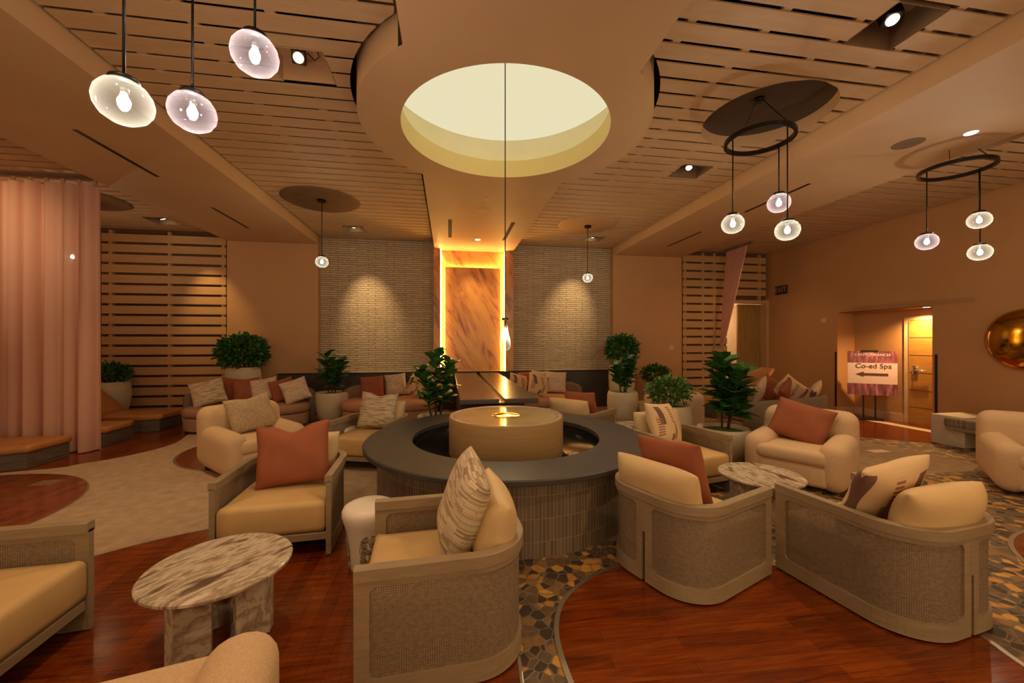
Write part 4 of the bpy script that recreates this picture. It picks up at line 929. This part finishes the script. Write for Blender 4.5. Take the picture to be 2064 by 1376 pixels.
fig('large fiddle-leaf fig in a wide pale pot behind the right boucle armchair', 3.67, 4.83, .345, .44, 1.50, 18, 42, .24)
bush('dark bush in a pale pot behind the lounger on the far left', -6.72, 9.08, .33, .80, .96, .34, .20, 19, 500, .08, 'leaf', True)

# ------------------------------------------------------------------ sign, wall pieces
def text_mesh(name, s, size, mat, parent, loc, rot, depth=.0015, font_shear=0, sx=1):
    cu = bpy.data.curves.new(name, 'FONT'); cu.body = s; cu.size = size; cu.extrude = depth; cu.align_x = 'CENTER'; cu.align_y = 'CENTER'
    ob = bpy.data.objects.new(name, cu); COL.objects.link(ob); bpy.context.view_layer.update(); dg = bpy.context.evaluated_depsgraph_get()
    me = bpy.data.meshes.new_from_object(ob.evaluated_get(dg)); bpy.data.objects.remove(ob); o = mko(name, me, mat, parent); o.location = loc; o.rotation_euler = rot; o.scale = (sx, 1, 1); return o
sg = thing('sign_stand', 'floor-standing sign with an arrow in the doorway alcove', 'sign', (8.60, 6.85, .004), R(-38.5))
o = mk('sign_board', [(-.39, 0, .5), (.39, 0, .5), (.39, 0, 1.41), (-.39, 0, 1.41), (-.39, .02, .5), (.39, .02, .5), (.39, .02, 1.41), (-.39, .02, 1.41)], [(0, 1, 2, 3), (5, 4, 7, 6), (1, 5, 6, 2), (4, 0, 3, 7), (3, 2, 6, 7), (0, 4, 5, 1)], M['poster'], sg, False, [(0, 0), (1, 0), (1, 1), (0, 1)]*2)
text_mesh('lettering', 'Co-ed Spa', .135, M['ink'], sg, (.02, -.004, 1.10), (PI/2, 0, 0)); text_mesh('lettering', 'CANYONRANCH', .072, M['inkwhite'], sg, (.0, -.004, 1.33), (PI/2, 0, 0))
mk('arrow', [(-.26, -.004, .93), (-.13, -.004, .985), (-.13, -.004, .953), (.25, -.004, .953), (.25, -.004, .903), (-.13, -.004, .903), (-.13, -.004, .875), ] , [(0, 6, 5, 2, 1), (5, 4, 3, 2)], M['ink'], sg)
for x in (-.13, .06): box('post', (x-.012, .022, .02), (x+.012, .04, 1.42), M['black'], sg)
box('stand_foot', (-.22, -.16, 0), (.16, .16, .02), M['black'], sg); box('clip', (-.17, -.008, 1.395), (.10, .04, 1.425), M['black'], sg)
ex = thing('exit_sign', 'dark EXIT sign high on the right wall', 'exit sign', (XR, 9.02, 2.95)); box('housing', (-.04, -.18, -.11), (0, .18, .11), M['exitbox'], ex, .006, 1)
text_mesh('lettering', 'EXIT', .17, M['exitface'], ex, (-.043, 0, 0), (PI/2, 0, -PI/2))
gd = thing('gold_wall_dish', 'polished gold convex dish on the right wall', 'wall art', (XR, 4.60, 1.64))
bm = bmesh.new(); n = 48; rings = []
for k in range(9):
    f = k/8; rr = .46*math.sin(f*PI/2); d = -.05-.16*math.cos(f*PI/2); rings.append([bm.verts.new((d, rr*math.cos(2*PI*i/n)*1.0, rr*math.sin(2*PI*i/n))) for i in range(n)] if k else [bm.verts.new((d, 0, 0))])
rings.append([bm.verts.new((-.002, .45*math.cos(2*PI*i/n), .45*math.sin(2*PI*i/n))) for i in range(n)])
for i in range(n): bm.faces.new((rings[0][0], rings[1][i], rings[1][(i+1) % n]))
for a, b in zip(rings[1:], rings[2:]):
    for i in range(n): bm.faces.new((a[i], b[i], b[(i+1) % n], a[(i+1) % n]))
fromb('dish', bm, M['gold'], gd, True)
tag(box('wall_control', (XR-.012, 7.80, 2.04), (XR, 7.93, 2.15), M['plate'], None, .004, 1), 'square wall control left of the doorway alcove', 'control')
tag(box('light_switch', (5.63, YB-.012, 1.40), (5.75, YB, 1.52), M['plate'], None, .004, 1), 'light switch on the plain back wall left of the right slats', 'switch')
for y, lb in ((AY1+.03, 'dark corner guard on the far edge of the doorway alcove'), (AY0-.06, 'dark corner guard on the near edge of the doorway alcove')): tag(box('corner_guard', (XR-.012, y-.018, .16), (XR, y+.018, 1.38), M['bronze']), lb, 'corner guard')
tag(box('floor_outlet', (-4.62, 5.16, .004), (-4.40, 5.34, .008), M['steel']), 'metal floor outlet plate in the left wood circle', 'floor outlet')
tag(box('floor_outlet', (6.05, 4.78, .003), (6.35, 4.92, .007), M['plate']), 'brass floor outlet plate in the taupe carpet on the right', 'floor outlet')
